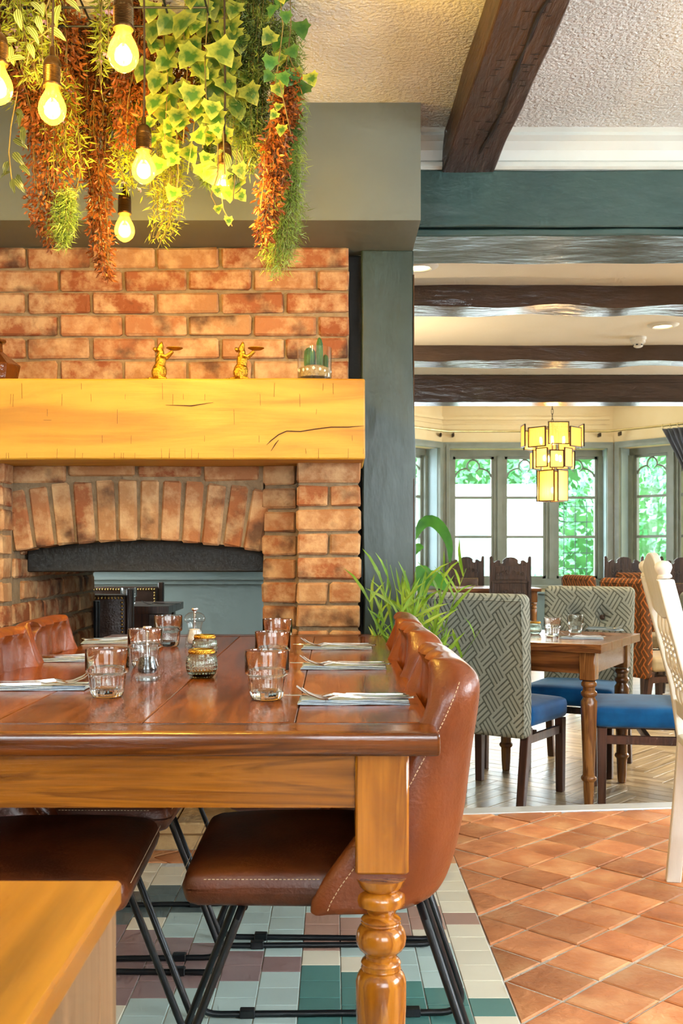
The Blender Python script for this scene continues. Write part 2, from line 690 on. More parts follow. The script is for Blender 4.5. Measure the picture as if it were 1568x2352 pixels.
X['shake'] = MAT('black_shake', [hx('0e0806'), hx('1a100b')], scale=30, coord='World', rough=.95)
X['oakmark'] = MAT('dark_crack', [hx('3a2411'), hx('4a3018')], scale=30, coord='World', rough=.9)
X['table'] = WOOD('varnished_table_top', hx('632e08'), hx('82410b'), hx('965012'), axis=1, scale=5, rough=.2, coat=.35, vary=.10)
X['tablex'] = WOOD('varnished_table_end', hx('4e2508'), hx('6c350c'), hx('804412'), axis=0, scale=5, rough=.2, coat=.35, vary=.08)
X['pinex'] = WOOD('honey_pine_rail', hx('74400a'), hx('8e510c'), hx('9c5c12'), axis=0, scale=4, rough=.25, coat=.3, ring=1.4)
X['piney'] = WOOD('honey_pine_side_rail', hx('6e380a'), hx('8e500f'), hx('a05e16'), axis=1, scale=4, rough=.25, coat=.3, ring=1.4)
X['pinez'] = WOOD('honey_pine_leg', hx('8e4e0c'), hx('ac6612'), hx('bc761e'), axis=2, scale=4, rough=.2, coat=.45, ring=1.0, fine=.25)
X['oldtop'] = WOOD('brown_oak_top', hx('5a3216'), hx('7d4a22'), hx('8e5a2c'), axis=0, scale=5, rough=.25, coat=.3)
X['oldleg'] = WOOD('brown_oak_leg', hx('6a3f1a'), hx('8f5c2a'), hx('9c6a34'), axis=2, scale=5, rough=.25, coat=.3)
X['walnut'] = WOOD('dark_walnut', hx('3a2218'), hx('553324'), hx('4a2c20'), axis=2, scale=5, rough=.3, coat=.2)
X['carved'] = WOOD('black_brown_carved_oak', hx('26170f'), hx('3d281b'), hx('452e20'), axis=2, scale=5, rough=.38, bump=.3)
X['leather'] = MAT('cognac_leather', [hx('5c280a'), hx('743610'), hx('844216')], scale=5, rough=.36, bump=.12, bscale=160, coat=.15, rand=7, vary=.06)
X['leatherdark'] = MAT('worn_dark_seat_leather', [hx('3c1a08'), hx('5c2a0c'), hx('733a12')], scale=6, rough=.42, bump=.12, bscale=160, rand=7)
X['stitch'] = MAT('cream_thread', [hx('cdb08a'), hx('d8bf9c')], scale=20, rough=.8)
X['blacksteel'] = MAT('black_powder_coated_steel', [hx('14181b'), hx('1c2226')], scale=30, rough=.35, metal=.3)
X['steel'] = MAT('polished_cutlery_steel', [hx('c8c6c2'), hx('d8d6d2')], scale=10, rough=.12, metal=1)
X['napkin'] = MAT('blue_grey_linen', [hx('9eb0bd'), hx('b3c2cc')], scale=120, rough=.9, bump=.3, bscale=500)
X['glass'] = GLASS('clear_tumbler_glass', (.98, .995, .99))
X['acrylic'] = THINGLASS('clear_acrylic', (.95, .97, .97), gloss=.10)
X['votive'] = GLASS('dimpled_green_glass', (.93, .98, .95), rough=.02)
X['gold'] = MAT('antique_gold', [hx('b8862c'), hx('d8a945')], scale=60, rough=.28, metal=1, bump=.3, bscale=180)
X['goldm'] = MAT('gold_resin', [hx('a87a1c'), hx('d0a038')], scale=40, rough=.3, metal=1, bump=.6, bscale=150)
X['pepper'] = MAT('black_peppercorn', [hx('1c1612'), hx('3a2c22')], scale=200, rough=.7, bump=1, bscale=260)
X['salt'] = MAT('white_salt', [hx('e8dcd0'), hx('f4ece4')], scale=200, rough=.8, bump=.6, bscale=300)
X['terracotta'] = MAT('terracotta_tile', [hx('a8653c'), hx('c27e50'), hx('d6a070')], scale=6, coord='World', rough=.48, bump=.35, bscale=45, rand=31, vary=.24, detail=8)
X['grout'] = MAT('pale_grout', [hx('b0a493'), hx('c8bdae')], scale=40, coord='World', rough=.95, bump=.5, bscale=120)
X['tgrout'] = MAT('white_tile_grout', [hx('c4c4bc'), hx('d0d0c8')], scale=40, coord='World', rough=.9)
for k, c in dict(cream='d9d3bd', pale='adc2be', teal='4f7f7a', plum='8c7674', grey='5c6b6c', pink='b08f80').items():
    X['t_' + k] = MAT('encaustic_tile_' + k, [hx(c), tuple(min(1, x * 1.12) for x in hx(c))], scale=5, coord='World', rough=.22, rand=11, vary=.06)
X['plank'] = WOOD('grey_oak_block', hx('a08a68'), hx('bba583'), hx('c6b392'), axis=0, scale=4, rough=.32, vary=.12)
X['plankbase'] = MAT('oak_floor_far', [hx('a8926f'), hx('bfab8a')], scale=6, stretch=(1, 3, 1), coord='World', rough=.32)
X['stone'] = MAT('hearth_stone', [hx('a98a5c'), hx('c4a676'), hx('8f744c')], scale=7, coord='World', rough=.8, bump=.5, bscale=30)
X['black'] = MAT('sooty_steel_and_gap_shade', [hx('16140f'), hx('221f18')], scale=6, coord='World', rough=.6, bump=.2, bscale=60)  # also blackens the gap panel beside the post, as painted shade
X['bluevel'] = MAT('blue_velvet', [hx('004a80'), hx('005c98')], scale=14, rough=.75, sheen=.25, spec=.2)
X['greyweave'] = WEAVE('grey_woven_fabric', hx('a0a294'), hx('52564c'), cell=13.5, lines=4, ang=38, duty=.34)
X['orangeweave'] = WEAVE('orange_fret_fabric', hx('6e4a30'), hx('d0793e'), cell=16, lines=2, ang=45, duty=.26)
X['creamseat'] = MAT('cream_leather_seat', [hx('b7a078'), hx('c6b18a')], scale=8, rough=.5)
X['darkleather'] = MAT('dark_brown_leather', [hx('38241a'), hx('4c3224')], scale=9, rough=.35, bump=.2, bscale=140)
X['stud'] = MAT('brass_stud', [hx('b8965a'), hx('d0b070')], scale=30, rough=.25, metal=1)
X['whitepaint'] = MAT('white_painted_pine', [hx('d5d3cb'), hx('e2e0d8')], scale=10, stretch=(4, 4, .6), rough=.38, bump=.08, bscale=30)
X['sideboard'] = WOOD('oak_sideboard_top', hx('8c5408'), hx('a2640a'), hx('ac7012'), axis=1, scale=3, rough=.35, coat=.2, fine=.1, ring=.3)
X['sidepanel'] = WOOD('oak_sideboard_side', hx('7a5c3c'), hx('8a6846'), hx('937250'), axis=2, scale=4, rough=.5, fine=.2, ring=.3)
X['bronze'] = MAT('ribbed_bronze_lampholder', [hx('4a3418'), hx('5c421f')], scale=20, rough=.35, metal=.9)
X['cord'] = MAT('brown_fabric_flex', [hx('2e2112'), hx('3c2c18')], scale=90, rough=.9)
X['bulbglass'] = THINGLASS('bulb_glass', (1.0, .93, .74), gloss=.05, milk=(.035, (1.0, .66, .2)))
X['filament'] = EMIT('glowing_filament', (1.0, .72, .30), 55)
X['pane'] = THINGLASS('window_pane', (.97, 1.0, .99), gloss=.03)
X['frame'] = MAT('olive_grey_window_paint', [hx('75796b'), hx('82867a')], scale=6, rough=.35)
X['reveal'] = MAT('pale_blue_reveal', [hx('9fb2b6'), hx('a8bbbf')], scale=4, rough=.5)
X['leafbrown'] = LEAF('rust_leaf', [hx('5c3014'), hx('8c4c1e'), hx('b87430')], scale=14, trans=.3)
X['leafgold'] = LEAF('yellow_green_leaf', [hx('6f7d1f'), hx('95a02e'), hx('b5b53c')], scale=12, trans=.4)
X['leafneedle'] = LEAF('needle_green', [hx('3d5424'), hx('5c7430'), hx('8a9440')], scale=10, trans=.25)
X['leafneedle2'] = LEAF('needle_light_green', [hx('5d7c33'), hx('86a044'), hx('a9b552')], scale=10, trans=.3)
X['leafdark'] = LEAF('striped_dark_leaf', [hx('2f3f25'), hx('6f7f4e'), hx('3a4a2b'), hx('8a945f')], scale=30, trans=.2)
X['petal'] = LEAF('lilac_petal', [hx('a884b8'), hx('c9a6d0')], scale=30, trans=.4)
X['stem'] = MAT('brown_green_stem', [hx('5c4a22'), hx('7a6a30')], scale=20, rough=.7)
X['bamboo'] = LEAF('fresh_green_blade', [hx('4c7d22'), hx('78a32e'), hx('a3bd4a')], scale=9, trans=.35)
X['bananaleaf'] = LEAF('broad_green_leaf', [hx('2f6a2a'), hx('4f9434'), hx('5da83c')], scale=5, trans=.4)
X['pot'] = MAT('grey_clay_pot', [hx('5a5652'), hx('6b6661')], scale=12, rough=.8)
X['soil'] = MAT('dark_soil', [hx('2c1f15'), hx('43301f')], scale=60, rough=1, bump=1, bscale=120)
X['sand'] = MAT('tan_gravel', [hx('9c7c4c'), hx('c4a06a')], scale=120, rough=1, bump=1, bscale=200)
X['pebble'] = MAT('white_pebble', [hx('d8d2c8'), hx('ece8e0')], scale=20, rough=.5)
X['cactus'] = MAT('cactus_green', [hx('143a18'), hx('27521f'), hx('44702c')], scale=25, rough=.6, bump=.4, bscale=90)
X['amber'] = MAT('amber_bottle_glass', [hx('3a1c08'), hx('5a2e0e')], scale=12, rough=.06, coat=.6, bump=.3, bscale=40)
X['plastic'] = MAT('white_plastic', [hx('d8d2c6'), hx('e4dfd4')], scale=10, rough=.45)
X['brass'] = MAT('brass_pole', [hx('c9b27c'), hx('dcc894')], scale=10, rough=.25, metal=1)
X['bronzewire'] = MAT('dark_bronze_frame', [hx('2a1c0c'), hx('382612')], scale=10, rough=.45, metal=.5)
X['curtain'] = MAT('charcoal_curtain', [hx('3a3b42'), hx('4a4b53')], scale=12, stretch=(1, 1, .2), rough=.9, sheen=.2)
X['hedge'] = LEAF('hedge_leaf', [hx('4a9a58'), hx('8ad09a'), hx('c4f0cc')], scale=3, trans=.4, vary=.1)
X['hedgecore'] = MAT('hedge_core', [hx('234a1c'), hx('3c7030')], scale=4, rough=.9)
X['render'] = MAT('white_rendered_wall', [hx('dedede'), hx('e8e8e6')], scale=2, coord='World', rough=.8)
X['lawn'] = MAT('lawn', [hx('4a7a30'), hx('6a9a48')], scale=3, coord='World', rough=.9)

# ================================================================ THE SETTING
FZ = -0.132            # floor level of the dining room beyond the step
CZ = 2.60              # ceiling of the near room
CZ2 = 2.425            # ceiling of the beamed dining room


def boxes(name, mat, rects, parent=None, smooth=None):
    mb = MB()
    for r in rects:
        mb.box(*r)
    return mb.build(name, mat, parent, smooth, fix=False)


floor = struct(boxes('floor', X['grout'], [(-3, 3.2, -2.2, 4.16, -.30, -.0045)]), 'terracotta and patterned tile floor of the near room')
floor_far = struct(boxes('floor', X['plankbase'], [(.0, 6, 4.16, 14.6, FZ - .1, FZ - .012)]), 'oak herringbone floor of the sunken dining room')
floor_back = struct(boxes('floor', X['plankbase'], [(-4, 0, 5.1, 7.1, -.1, 0)]), 'floor of the room behind the fireplace')
struct(boxes('ceiling', X['ceil'], [(-3, 3.2, -2.2, 3.92, CZ, CZ + .05)]), 'white stippled ceiling of the near room')
struct(boxes('ceiling', X['ceil2'], [(0, 6, 4.2, 8.3, CZ2, CZ2 + .05)]), 'cream ceiling between the brown beams')
struct(boxes('ceiling', X['ceil2'], [(0, 6, 8.3, 14.7, 3.05, 3.1)]), 'cream ceiling above the bay')
struct(boxes('ceiling', X['ceil2'], [(-4, 0, 5.1, 7.1, 2.6, 2.65)]), 'ceiling of the room behind the fireplace')


def wall_with_holes(name, label, mat, axis, pos, t, a0, a1, z0, z1, holes):
    """wall plane; axis 'x' = constant x, spanning a0..a1 in y; holes = (a, b, z, z)"""
    rects = []
    cur = a0
    for (h0, h1, k0, k1) in sorted(holes):
        rects += [(cur, h0, z0, z1), (h0, h1, z0, k0), (h0, h1, k1, z1)]
        cur = h1
    rects.append((cur, a1, z0, z1))
    mb = MB()
    for (p, q, r, s) in rects:
        if axis == 'x':
            mb.box(pos, pos + t, p, q, r, s)
        else:
            mb.box(p, q, pos, pos + t, r, s)
    return struct(mb.build(name, mat, fix=False), label)


wall_with_holes('wall_right', 'right wall of the near room with two windows', X['cream'], 'x', 3.2, .2, -2.2, 3.9, -.1, CZ, [(.35, 1.85, .9, 2.2), (2.55, 3.45, .9, 2.2)])
wall_with_holes('wall_rear', 'rear wall of the near room with two windows', X['cream'], 'y', -2.4, .2, -3, 3.2, -.1, CZ, [(-2.4, -.8, .9, 2.3), (0, 2.2, .9, 2.3)])
struct(boxes('wall_left', X['cream'], [(-3.2, -3, -2.2, 4.2, -.1, CZ)]), 'left wall of the near room')
struct(boxes('wall_divider', X['wallgrey'], [(2.45, 3.4, 3.9, 4.16, -.1, CZ), (3.2, 6, 3.96, 4.16, FZ, CZ)]), 'wall beside the opening into the dining room')
wall_with_holes('wall_far_right', 'right wall of the dining room with windows', X['cream'], 'x', 6.0, .2, 4.16, 14.7, FZ, 3.1, [(6.1, 8.5, .9, 2.3), (9.8, 11.8, .9, 2.3)])
struct(boxes('wall_far_left', X['wallgrey'], [(-.1, .08, 5.12, 12.85, FZ, 3.1), (.085, .10, 4.1, 5.12, FZ, 2.6)]), 'left wall of the dining room')
struct(boxes('wall_back_room', X['wallC'], [(-4, -.1, 7.0, 7.1, 0, 2.6)]), 'slate blue wall seen through the fireplace')
wall_with_holes('wall_back_room_left', 'left wall of the room behind the fireplace', X['wallC'], 'x', -4.1, .1, 5.1, 7.1, 0, 2.6, [(5.3, 6.7, .9, 2.3)])
struct(boxes('wall_back_room_front', X['wallC'], [(-4, -1.5, 5.05, 5.1, 0, 2.6)]), 'front wall of the room behind the fireplace')
# dado rail of the room behind the fireplace
mb = MB()
for (za, zb, d) in ((.925, .945, .05), (.885, .925, .03), (.865, .885, .042), (.835, .865, .022)):
    mb.box(-4, -.1, 7.0 - d, 7.0, za, zb)
struct(mb.build('trim_1', X['wallC'], fix=False), 'moulded dado rail on the slate blue wall')


def simple_window(name, axis, pos, a0, a1, z0, z1, n=2):
    """sash window of the unseen walls: frame, mullions, panes"""
    e = bpy.data.objects.new(name, None)
    COL.objects.link(e)
    e['kind'] = 'structure'

    def bx(p, q, r, s, d0, d1, nm, m):
        mb = MB()
        if axis == 'x':
            mb.box(pos + d0, pos + d1, p, q, r, s)
        else:
            mb.box(p, q, pos + d0, pos + d1, r, s)
        mb.build(nm, m, e, fix=False)
    w = .05
    bx(a0, a0 + w, z0, z1, .06, .12, 'frame_side', X['frame'])
    bx(a1 - w, a1, z0, z1, .06, .12, 'frame_side', X['frame'])
    bx(a0 + w, a1 - w, z0, z0 + w, .06, .12, 'frame_bottom', X['frame'])
    bx(a0 + w, a1 - w, z1 - w, z1, .06, .12, 'frame_top', X['frame'])
    for i in range(n):
        p = a0 + w + (a1 - a0 - 2 * w) * i / n
        q = a0 + w + (a1 - a0 - 2 * w) * (i + 1) / n
        bx(p, q, z0 + w, z1 - w, .085, .09, 'pane', X['pane'])
        if i:
            bx(p - .02, p + .02, z0 + w, z1 - w, .07, .11, 'mullion', X['frame'])
    return e


simple_window('window_4', 'x', 3.2, .35, 1.85, .9, 2.2, 3)
simple_window('window_5', 'x', 3.2, 2.55, 3.45, .9, 2.2, 2)
simple_window('window_6', 'y', -2.4, -2.4, -.8, .9, 2.3, 3)
simple_window('window_7', 'y', -2.4, 0, 2.2, .9, 2.3, 4)
simple_window('window_8', 'x', 6.0, 6.1, 8.5, .9, 2.3, 4)
simple_window('window_9', 'x', 6.0, 9.8, 11.8, .9, 2.3, 4)
simple_window('window_10', 'x', -4.1, 5.3, 6.7, .9, 2.3, 2)

# ---------------------------------------------------------------- bricks
BR = {}


def brick_mesh(sx, sy, sz):
    key = (round(sx, 2), round(sy, 2), round(sz, 3), R.randrange(4))
    if key not in BR:
        mb = MB().cbox(-key[0] / 2, key[0] / 2, -key[1] / 2, key[1] / 2, -key[2] / 2, key[2] / 2, .007)
        mb.v = [tuple(c + R.uniform(-.0028, .0028) for c in v) for v in mb.v]
        BR[key] = mb.mesh('brick', X['brick'], smooth=25)
    return BR[key], key


def brick(parent, cx, cy, cz, sx, sy, sz, rot=None):
    me, k = brick_mesh(sx, sy, sz)
    o = link('brick', me, parent, (cx + R.uniform(-.001, .001), cy + R.uniform(-.004, .002), cz + R.uniform(-.0015, .0015)))
    o.scale = (sx / k[0], sy / k[1], sz / k[2])
    o.rotation_euler = rot or (R.uniform(-.008, .008), R.uniform(-.008, .008), R.uniform(-.012, .012))
    return o


# chimney breast above the mantel: mortar body with six courses of stretchers
UY = 3.94
wall_fire = struct(boxes('wall_fireplace', X['mortar'], [(-2.6, .058, UY + .008, 4.3, 1.36, 2.30)]), 'reclaimed brick wall above the oak mantel')
CP = .0857
for k in range(7):
    zt = 2.196 - CP * k
    off = 60 if k % 2 == 0 else 134
    js = [off + 148.5 * i for i in range(-3, 7)]
    for a, b in zip(js, js[1:]):
        xa, xb = (a - CX) * UY / F, (min(b, 804) - CX) * UY / F
        if a > 790 or xb - xa < .03 or xb < -1.7:
            continue
        brick(wall_fire, (xa + xb) / 2, UY + .045, zt - CP / 2, xb - xa - .011, .10, CP - .0105)
    if k % 2:
        pass
# right pier
PY = 3.69
pier = struct(boxes('wall_pier_right', X['mortar'], [(-.122, .088, PY + .010, 5.1, -.05, 1.40), (-.255, -.10, 3.82, 5.1, -.05, 1.40)]), 'brick pier at the right of the fireplace opening')
for k in range(15):
    zt = 1.370 - CP * k
    if k % 2 == 0:
        brick(pier, -.0165, PY + .05, zt - CP / 2, .226, .11, CP - .010)
    else:
        brick(pier, -.073, PY + .05, zt - CP / 2, .108, .11, CP - .012)
        brick(pier, .042, PY + .05, zt - CP / 2, .108, .11, CP - .012)
    brick(pier, -.196, 3.81 + .05, zt - CP / 2 - .004, .118 + (.01 if k % 2 else 0), .11, CP - .012)
# left pier: its front and its long inner side running through the chimney
lp = struct(boxes('wall_pier_left', X['mortar'], [(-1.9, -1.170, PY + .010, 5.1, -.05, 1.40)]), 'brick pier and inner side wall at the left of the fireplace')
for k in range(15):
    zt = 1.370 - CP * k
    if k % 2 == 0:
        brick(lp, -1.276, PY + .05, zt - CP / 2, .226, .11, CP - .010)
    else:
        brick(lp, -1.219, PY + .05, zt - CP / 2, .108, .11, CP - .012)
        brick(lp, -1.334, PY + .05, zt - CP / 2, .108, .11, CP - .012)
    if k >= 2:
        y = PY + .11 + (.10 if k % 2 else 0)
        while y < 5.05:
            ln = min(.196, 5.1 - y)
            brick(lp, -1.20, y + ln / 2, zt - CP / 2, .085, ln - .012, CP - .014)
            y += ln
# flat arch over the opening
AY = 3.81
AX, AR = -.712, 2.55
az_apex = 1.0825
acz = az_apex - AR
arc_pts = [(AX + AR * math.sin(t), acz + AR * math.cos(t)) for t in np.linspace(-.178, .178, 25)]
poly = [(-1.19, acz + AR * math.cos(.178) - .0)] + [(x, z + .006) for x, z in arc_pts] + [(-.25, acz + AR * math.cos(.178)), (-.25, 1.40), (-1.19, 1.40)]
arch = struct(MB().prism(poly, AY + .010, 3.93).build('wall_arch', X['mortar']), 'brick arch over the fireplace opening')
nv = 12
for i in range(nv):
    t = -.178 + .356 * (i + .5) / nv
    rr = AR + .113
    brick(arch, AX + rr * math.sin(t), AY + .05, acz + rr * math.cos(t), .0655, .10, .222, rot=(0, t, 0))
for (xa, xb) in ((20, 150), (155, 310), (315, 462), (466, 596)):
    x0, x1 = (xa - CX) * AY / F, (xb - CX) * AY / F
    xm = (x0 + x1) / 2
    ze = acz + math.sqrt((AR + .226) ** 2 - (xm - AX) ** 2)
    brick(arch, xm, AY + .05, (ze + 1.362) / 2 + .006, x1 - x0 - .004, .10, max(.035, 1.362 - ze - .016))
# black steel smoke plate hung inside the chimney and the dark throat above it
o = MB().cbox(-1.158, -.262, 3.955, 3.985, .968, 1.40, .004).build('trim_2', X['black'])
struct(o, 'black steel smoke plate under the brick arch')
struct(boxes('wall_chimney_throat', X['black'], [(-1.17, -.25, 3.99, 5.1, 1.41, 1.46), (-1.17, -.25, 4.98, 5.09, 1.12, 1.41), (-2.6, .10, 4.3, 5.1, 1.46, 2.6)]), 'dark throat of the chimney')
# hearth
hearth = thing('hearth_step', 'raised stone hearth in the fireplace opening behind the leather chairs', 'hearth', (0, 0, 0))
for i, (a, b) in enumerate(((-1.165, -.87), (-.865, -.56), (-.555, -.262))):
    MB().cbox(a, b, 3.665, 4.3, .05, .092, .006).build('stone_slab', X['stone'], hearth)
MB().cbox(-1.165, -.262, 3.68, 5.1, -.012, .049, .004).build('stone_riser', X['stone'], hearth)
MB().cbox(-1.165, -.262, 4.305, 5.1, .05, .088, .004).build('stone_back', X['stone'], hearth)

# boxed chimney breast, painted
struct(boxes('wall_breast', X['breast'], [(-2.6, .303, 3.62, 4.05, 2.192, CZ)]), 'grey-green boxed chimney breast above the bricks')
# black panel: shade of the gap between bricks and green post put into colour
struct(boxes('trim_3', X['black'], [(.062, .112, 4.08, 4.14, .0, 2.2)]), 'black panel painted as the shade of the gap between the bricks and the post')


def rough_beam(name, label, cat, mat, c8, amp, nseg=(2, 2, 24), seed=0, axis=0, parent=None):
    """hewn beam between two rectangular ends given as 8 corners; noise moves the faces"""
    c = [Vector(v) for v in c8]

    def P(u, v, w):
        a = c[0].lerp(c[1], u).lerp(c[3].lerp(c[2], u), v)
        b = c[4].lerp(c[5], u).lerp(c[7].lerp(c[6], u), v)
        return a.lerp(b, w)
    bm = bmesh.new()
    n = nseg
    vid = {}
    for i in range(n[0] + 1):
        for j in range(n[1] + 1):
            for k in range(n[2] + 1):
                if 0 < i < n[0] and 0 < j < n[1] and 0 < k < n[2]:
                    continue
                p = P(i / n[0], j / n[1], k / n[2])
                q = p * 3.1 + Vector((seed, seed * 2, 0))
                d = Vector((noise.noise(q), noise.noise(q + Vector((31, 0, 0))), noise.noise(q + Vector((0, 47, 0)))))
                vid[i, j, k] = bm.verts.new(p + d * amp)
    def face(*ks):
        bm.faces.new([vid[k] for k in ks])
    for i in range(n[0]):
        for j in range(n[1]):
            face((i, j, 0), (i, j + 1, 0), (i + 1, j + 1, 0), (i + 1, j, 0))
            face((i, j, n[2]), (i + 1, j, n[2]), (i + 1, j + 1, n[2]), (i, j + 1, n[2]))
        for k in range(n[2]):
            face((i, 0, k), (i + 1, 0, k), (i + 1, 0, k + 1), (i, 0, k + 1))
            face((i, n[1], k), (i, n[1], k + 1), (i + 1, n[1], k + 1), (i + 1, n[1], k))
    for j in range(n[1]):
        for k in range(n[2]):
            face((0, j, k), (0, j, k + 1), (0, j + 1, k + 1), (0, j + 1, k))
            face((n[0], j, k), (n[0], j + 1, k), (n[0], j + 1, k + 1), (n[0], j, k + 1))
    bmesh.ops.recalc_face_normals(bm, faces=bm.faces[:])
    me = bpy.data.meshes.new(name)
    bm.to_mesh(me)
    bm.free()
    me.materials.append(mat)
    me.polygons.foreach_set('use_smooth', [True] * len(me.polygons))
    me.set_sharp_from_angle(angle=math.radians(50))
    o = link(name, me, parent, bevel=.006)
    if cat:
        tag(o, label, cat)
    return o


def hexc(x0, x1, y0, y1, z0, z1, axis):
    """8 corners with the third parameter (long side) running along the given axis"""
    if axis == 2:
        return [(x0, y0, z0), (x1, y0, z0), (x1, y1, z0), (x0, y1, z0), (x0, y0, z1), (x1, y0, z1), (x1, y1, z1), (x0, y1, z1)]
    if axis == 0:
        return [(x0, y0, z0), (x0, y1, z0), (x0, y1, z1), (x0, y0, z1), (x1, y0, z0), (x1, y1, z0), (x1, y1, z1), (x1, y0, z1)]
    return [(x0, y0, z0), (x1, y0, z0), (x1, y0, z1), (x0, y0, z1), (x0, y1, z0), (x1, y1, z0), (x1, y1, z1), (x0, y1, z1)]


# green post and cross beam
post = rough_beam('timber_post', 'dark teal painted rough timber post beside the brick fireplace', 'post', X['teal'],
                  [(.118, 3.98, 0), (.322, 3.98, 0), (.322, 4.16, 0), (.118, 4.16, 0), (.106, 3.98, 2.195), (.306, 3.98, 2.195), (.306, 4.16, 2.195), (.106, 4.16, 2.195)],
                  .006, (4, 2, 30), 3)
MB().box(.305, .3085, 3.979, 3.985, .3, 2.1).build('board_joint', X['oakmark'], post)
cb = thing('cross_beam', 'wide teal painted beam spanning the opening to the dining room', 'beam', (0, 0, 0))
rough_beam('beam_face', None, None, X['tealbeam'], hexc(.26, 2.6, 3.90, 3.96, 2.258, 2.470, 0), .004, (2, 3, 40), 5, parent=cb)
rough_beam('beam_body', None, None, X['tealbeam'], hexc(.26, 2.6, 3.908, 4.285, 2.226, 2.252, 0), .006, (8, 2, 60), 9, parent=cb)
MB().box(.26, 2.6, 3.965, 4.28, 2.25, 2.47).build('beam_core', X['tealbeam'], cb)
# cornice above the cross beam
mb = MB()
prof = [(3.895, 2.470), (3.885, 2.478), (3.885, 2.494), (3.892, 2.502), (3.880, 2.535), (3.862, 2.562), (3.842, 2.576), (3.842, 2.588), (3.828, 2.60), (3.92, 2.60), (3.92, 2.470)]
vs = [(.30, y, z) for y, z in prof] + [(2.6, y, z) for y, z in prof]
n = len(prof)
mb.add(vs, [tuple(range(n)), tuple(reversed(range(n, 2 * n)))] + [(i, n + i, n + (i + 1) % n, (i + 1) % n) for i in range(n)])
struct(mb.build('trim_4', X['trimw']), 'white moulded cornice above the teal beam')

# dark joist running towards the camera
jz0 = 2.462
fx0, fx1, nx0, nx1 = .405, .598, .468, .631
ya, yb = 3.905, 2.70
g0, g1 = (nx0 - fx0) / (yb - ya), (nx1 - fx1) / (yb - ya)
ye = -1.8


def jx(y, a, g):
    return a + g * (y - ya) if y > 1.5 else a + g * (1.5 - ya)


joist = thing('ceiling_joist', 'dark stained hewn ceiling joist running towards the camera', 'beam', (0, 0, 0))
rough_beam('joist_timber', None, None, X['darkbeam'],
           [(fx0, ya, jz0), (fx1, ya, jz0), (fx1, ya, CZ), (fx0, ya, CZ), (jx(ye, fx0, g0), ye, jz0), (jx(ye, fx1, g1), ye, jz0), (jx(ye, fx1, g1), ye, CZ), (jx(ye, fx0, g0), ye, CZ)],
           .008, (4, 3, 90), 12, parent=joist)
# long drying shake along the underside and many short adze nicks
pts = []
for i in range(60):
    y = 3.86 - i * .03
    u = .52 + .22 * noise.noise(Vector((y * 1.3, 2, 0))) + .05 * noise.noise(Vector((y * 7, 5, 0)))
    x0, x1 = jx(y, fx0, g0), jx(y, fx1, g1)
    pts.append((x0 + (x1 - x0) * u, y, jz0 - .0012))
MB().tube(pts, [.0022 + .007 * max(0, noise.noise(Vector((i * .21, 9, 0))) + .25) for i in range(60)], n=6, flat=(1.3, .35)).build('drying_crack', X['shake'], joist)
mb = MB()
for i in range(110):
    y = R.uniform(1.6, 3.8)
    x0, x1 = jx(y, fx0, g0), jx(y, fx1, g1)
    x = x0 + (x1 - x0) * R.uniform(.15, .85)
    l = R.uniform(.006, .016)
    mb.tube([(x - l, y, jz0 - .001), (x, y + R.uniform(-.003, .003), jz0 - .0016), (x + l, y, jz0 - .001)], [.0006, .0024, .0006], n=5, flat=(1, .4))
tag(mb.build('adze_nicks', X['shake'], joist), kind='stuff')

# brown beams of the dining room
for i, (y0, d, zb, seed, lab) in enumerate(((5.4, .25, 2.318, 21, 'brown painted wavy ceiling beam nearest the teal cross beam'),
                                            (6.95, .22, 2.318, 33, 'brown painted ceiling beam behind the smoke detector'))):
    rough_beam('ceiling_beam', lab, 'beam', X['brownbeam'], hexc(.1, 4.6, y0, y0 + d, zb, CZ2 + .01, 0), .022, (3, 3, 60), seed)
lb = thing('lintel_beam', 'deep brown boxed lintel with moulded edges before the bay', 'beam', (0, 0, 0))
MB().box(.1, 6, 8.12, 8.32, 2.215, 2.42).build('lintel_board', X['brownbeam'], lb)
for (z0, z1, d) in ((2.385, 2.42, .035), (2.37, 2.385, .02), (2.215, 2.235, .012)):
    MB().box(.1, 6, 8.12 - d, 8.12, z0, z1).build('moulding', X['brownbeam'], lb)
struct(boxes('wall_bulkhead', X['ceil2'], [(.1, 6, 8.14, 8.30, 2.42, 3.06)]), 'bulkhead above the lintel')

# oak mantel beam
mantel = thing('mantel_beam', 'thick pale oak mantel beam over the brick fireplace', 'mantel', (0, 0, 0))
MZ0, MZ1, MY = 1.3566, 1.631, 3.54
rough_beam('oak_timber', None, None, X['oak'], hexc(-2.0, .109, MY, 3.93, MZ0, MZ1, 0), .0025, (4, 4, 60), 44, parent=mantel)
# shake lines on the front face
mb = MB()
for path in ([(612, 1022), (622, 1012), (640, 998), (658, 990), (690, 991), (720, 986), (760, 981), (800, 981), (836, 978)],
             [(622, 1036), (632, 1020), (640, 1010)], [(100, 965), (118, 965)], [(380, 930), (440, 932), (490, 924)]):
    pp = [W(x, y, MY - .002) for x, y in path]
    mb.tube(pp, [.0006] + [.0021] * (len(pp) - 2) + [.0006], n=6, flat=(.4, 1))
mb.build('shake_crack', X['oakmark'], mantel)
mb = MB()
for i in range(46):
    px = R.uniform(5, 836)
    y0 = R.choice([880, 905, 940, 1000, 1030, 1040])
    l = R.uniform(10, 42)
    mb.tube([W(px, y0, MY - .0012), W(px + R.uniform(-1, 1), min(1053, y0 + l), MY - .0012)], .0005, n=4)
tag(mb.build('saw_marks', X['oakmark'], mantel), kind='stuff')

# ---------------------------------------------------------------- tiles
TH = .115                    # half diagonal of the terracotta tiles
TX0, TY0 = .5325, 2.655


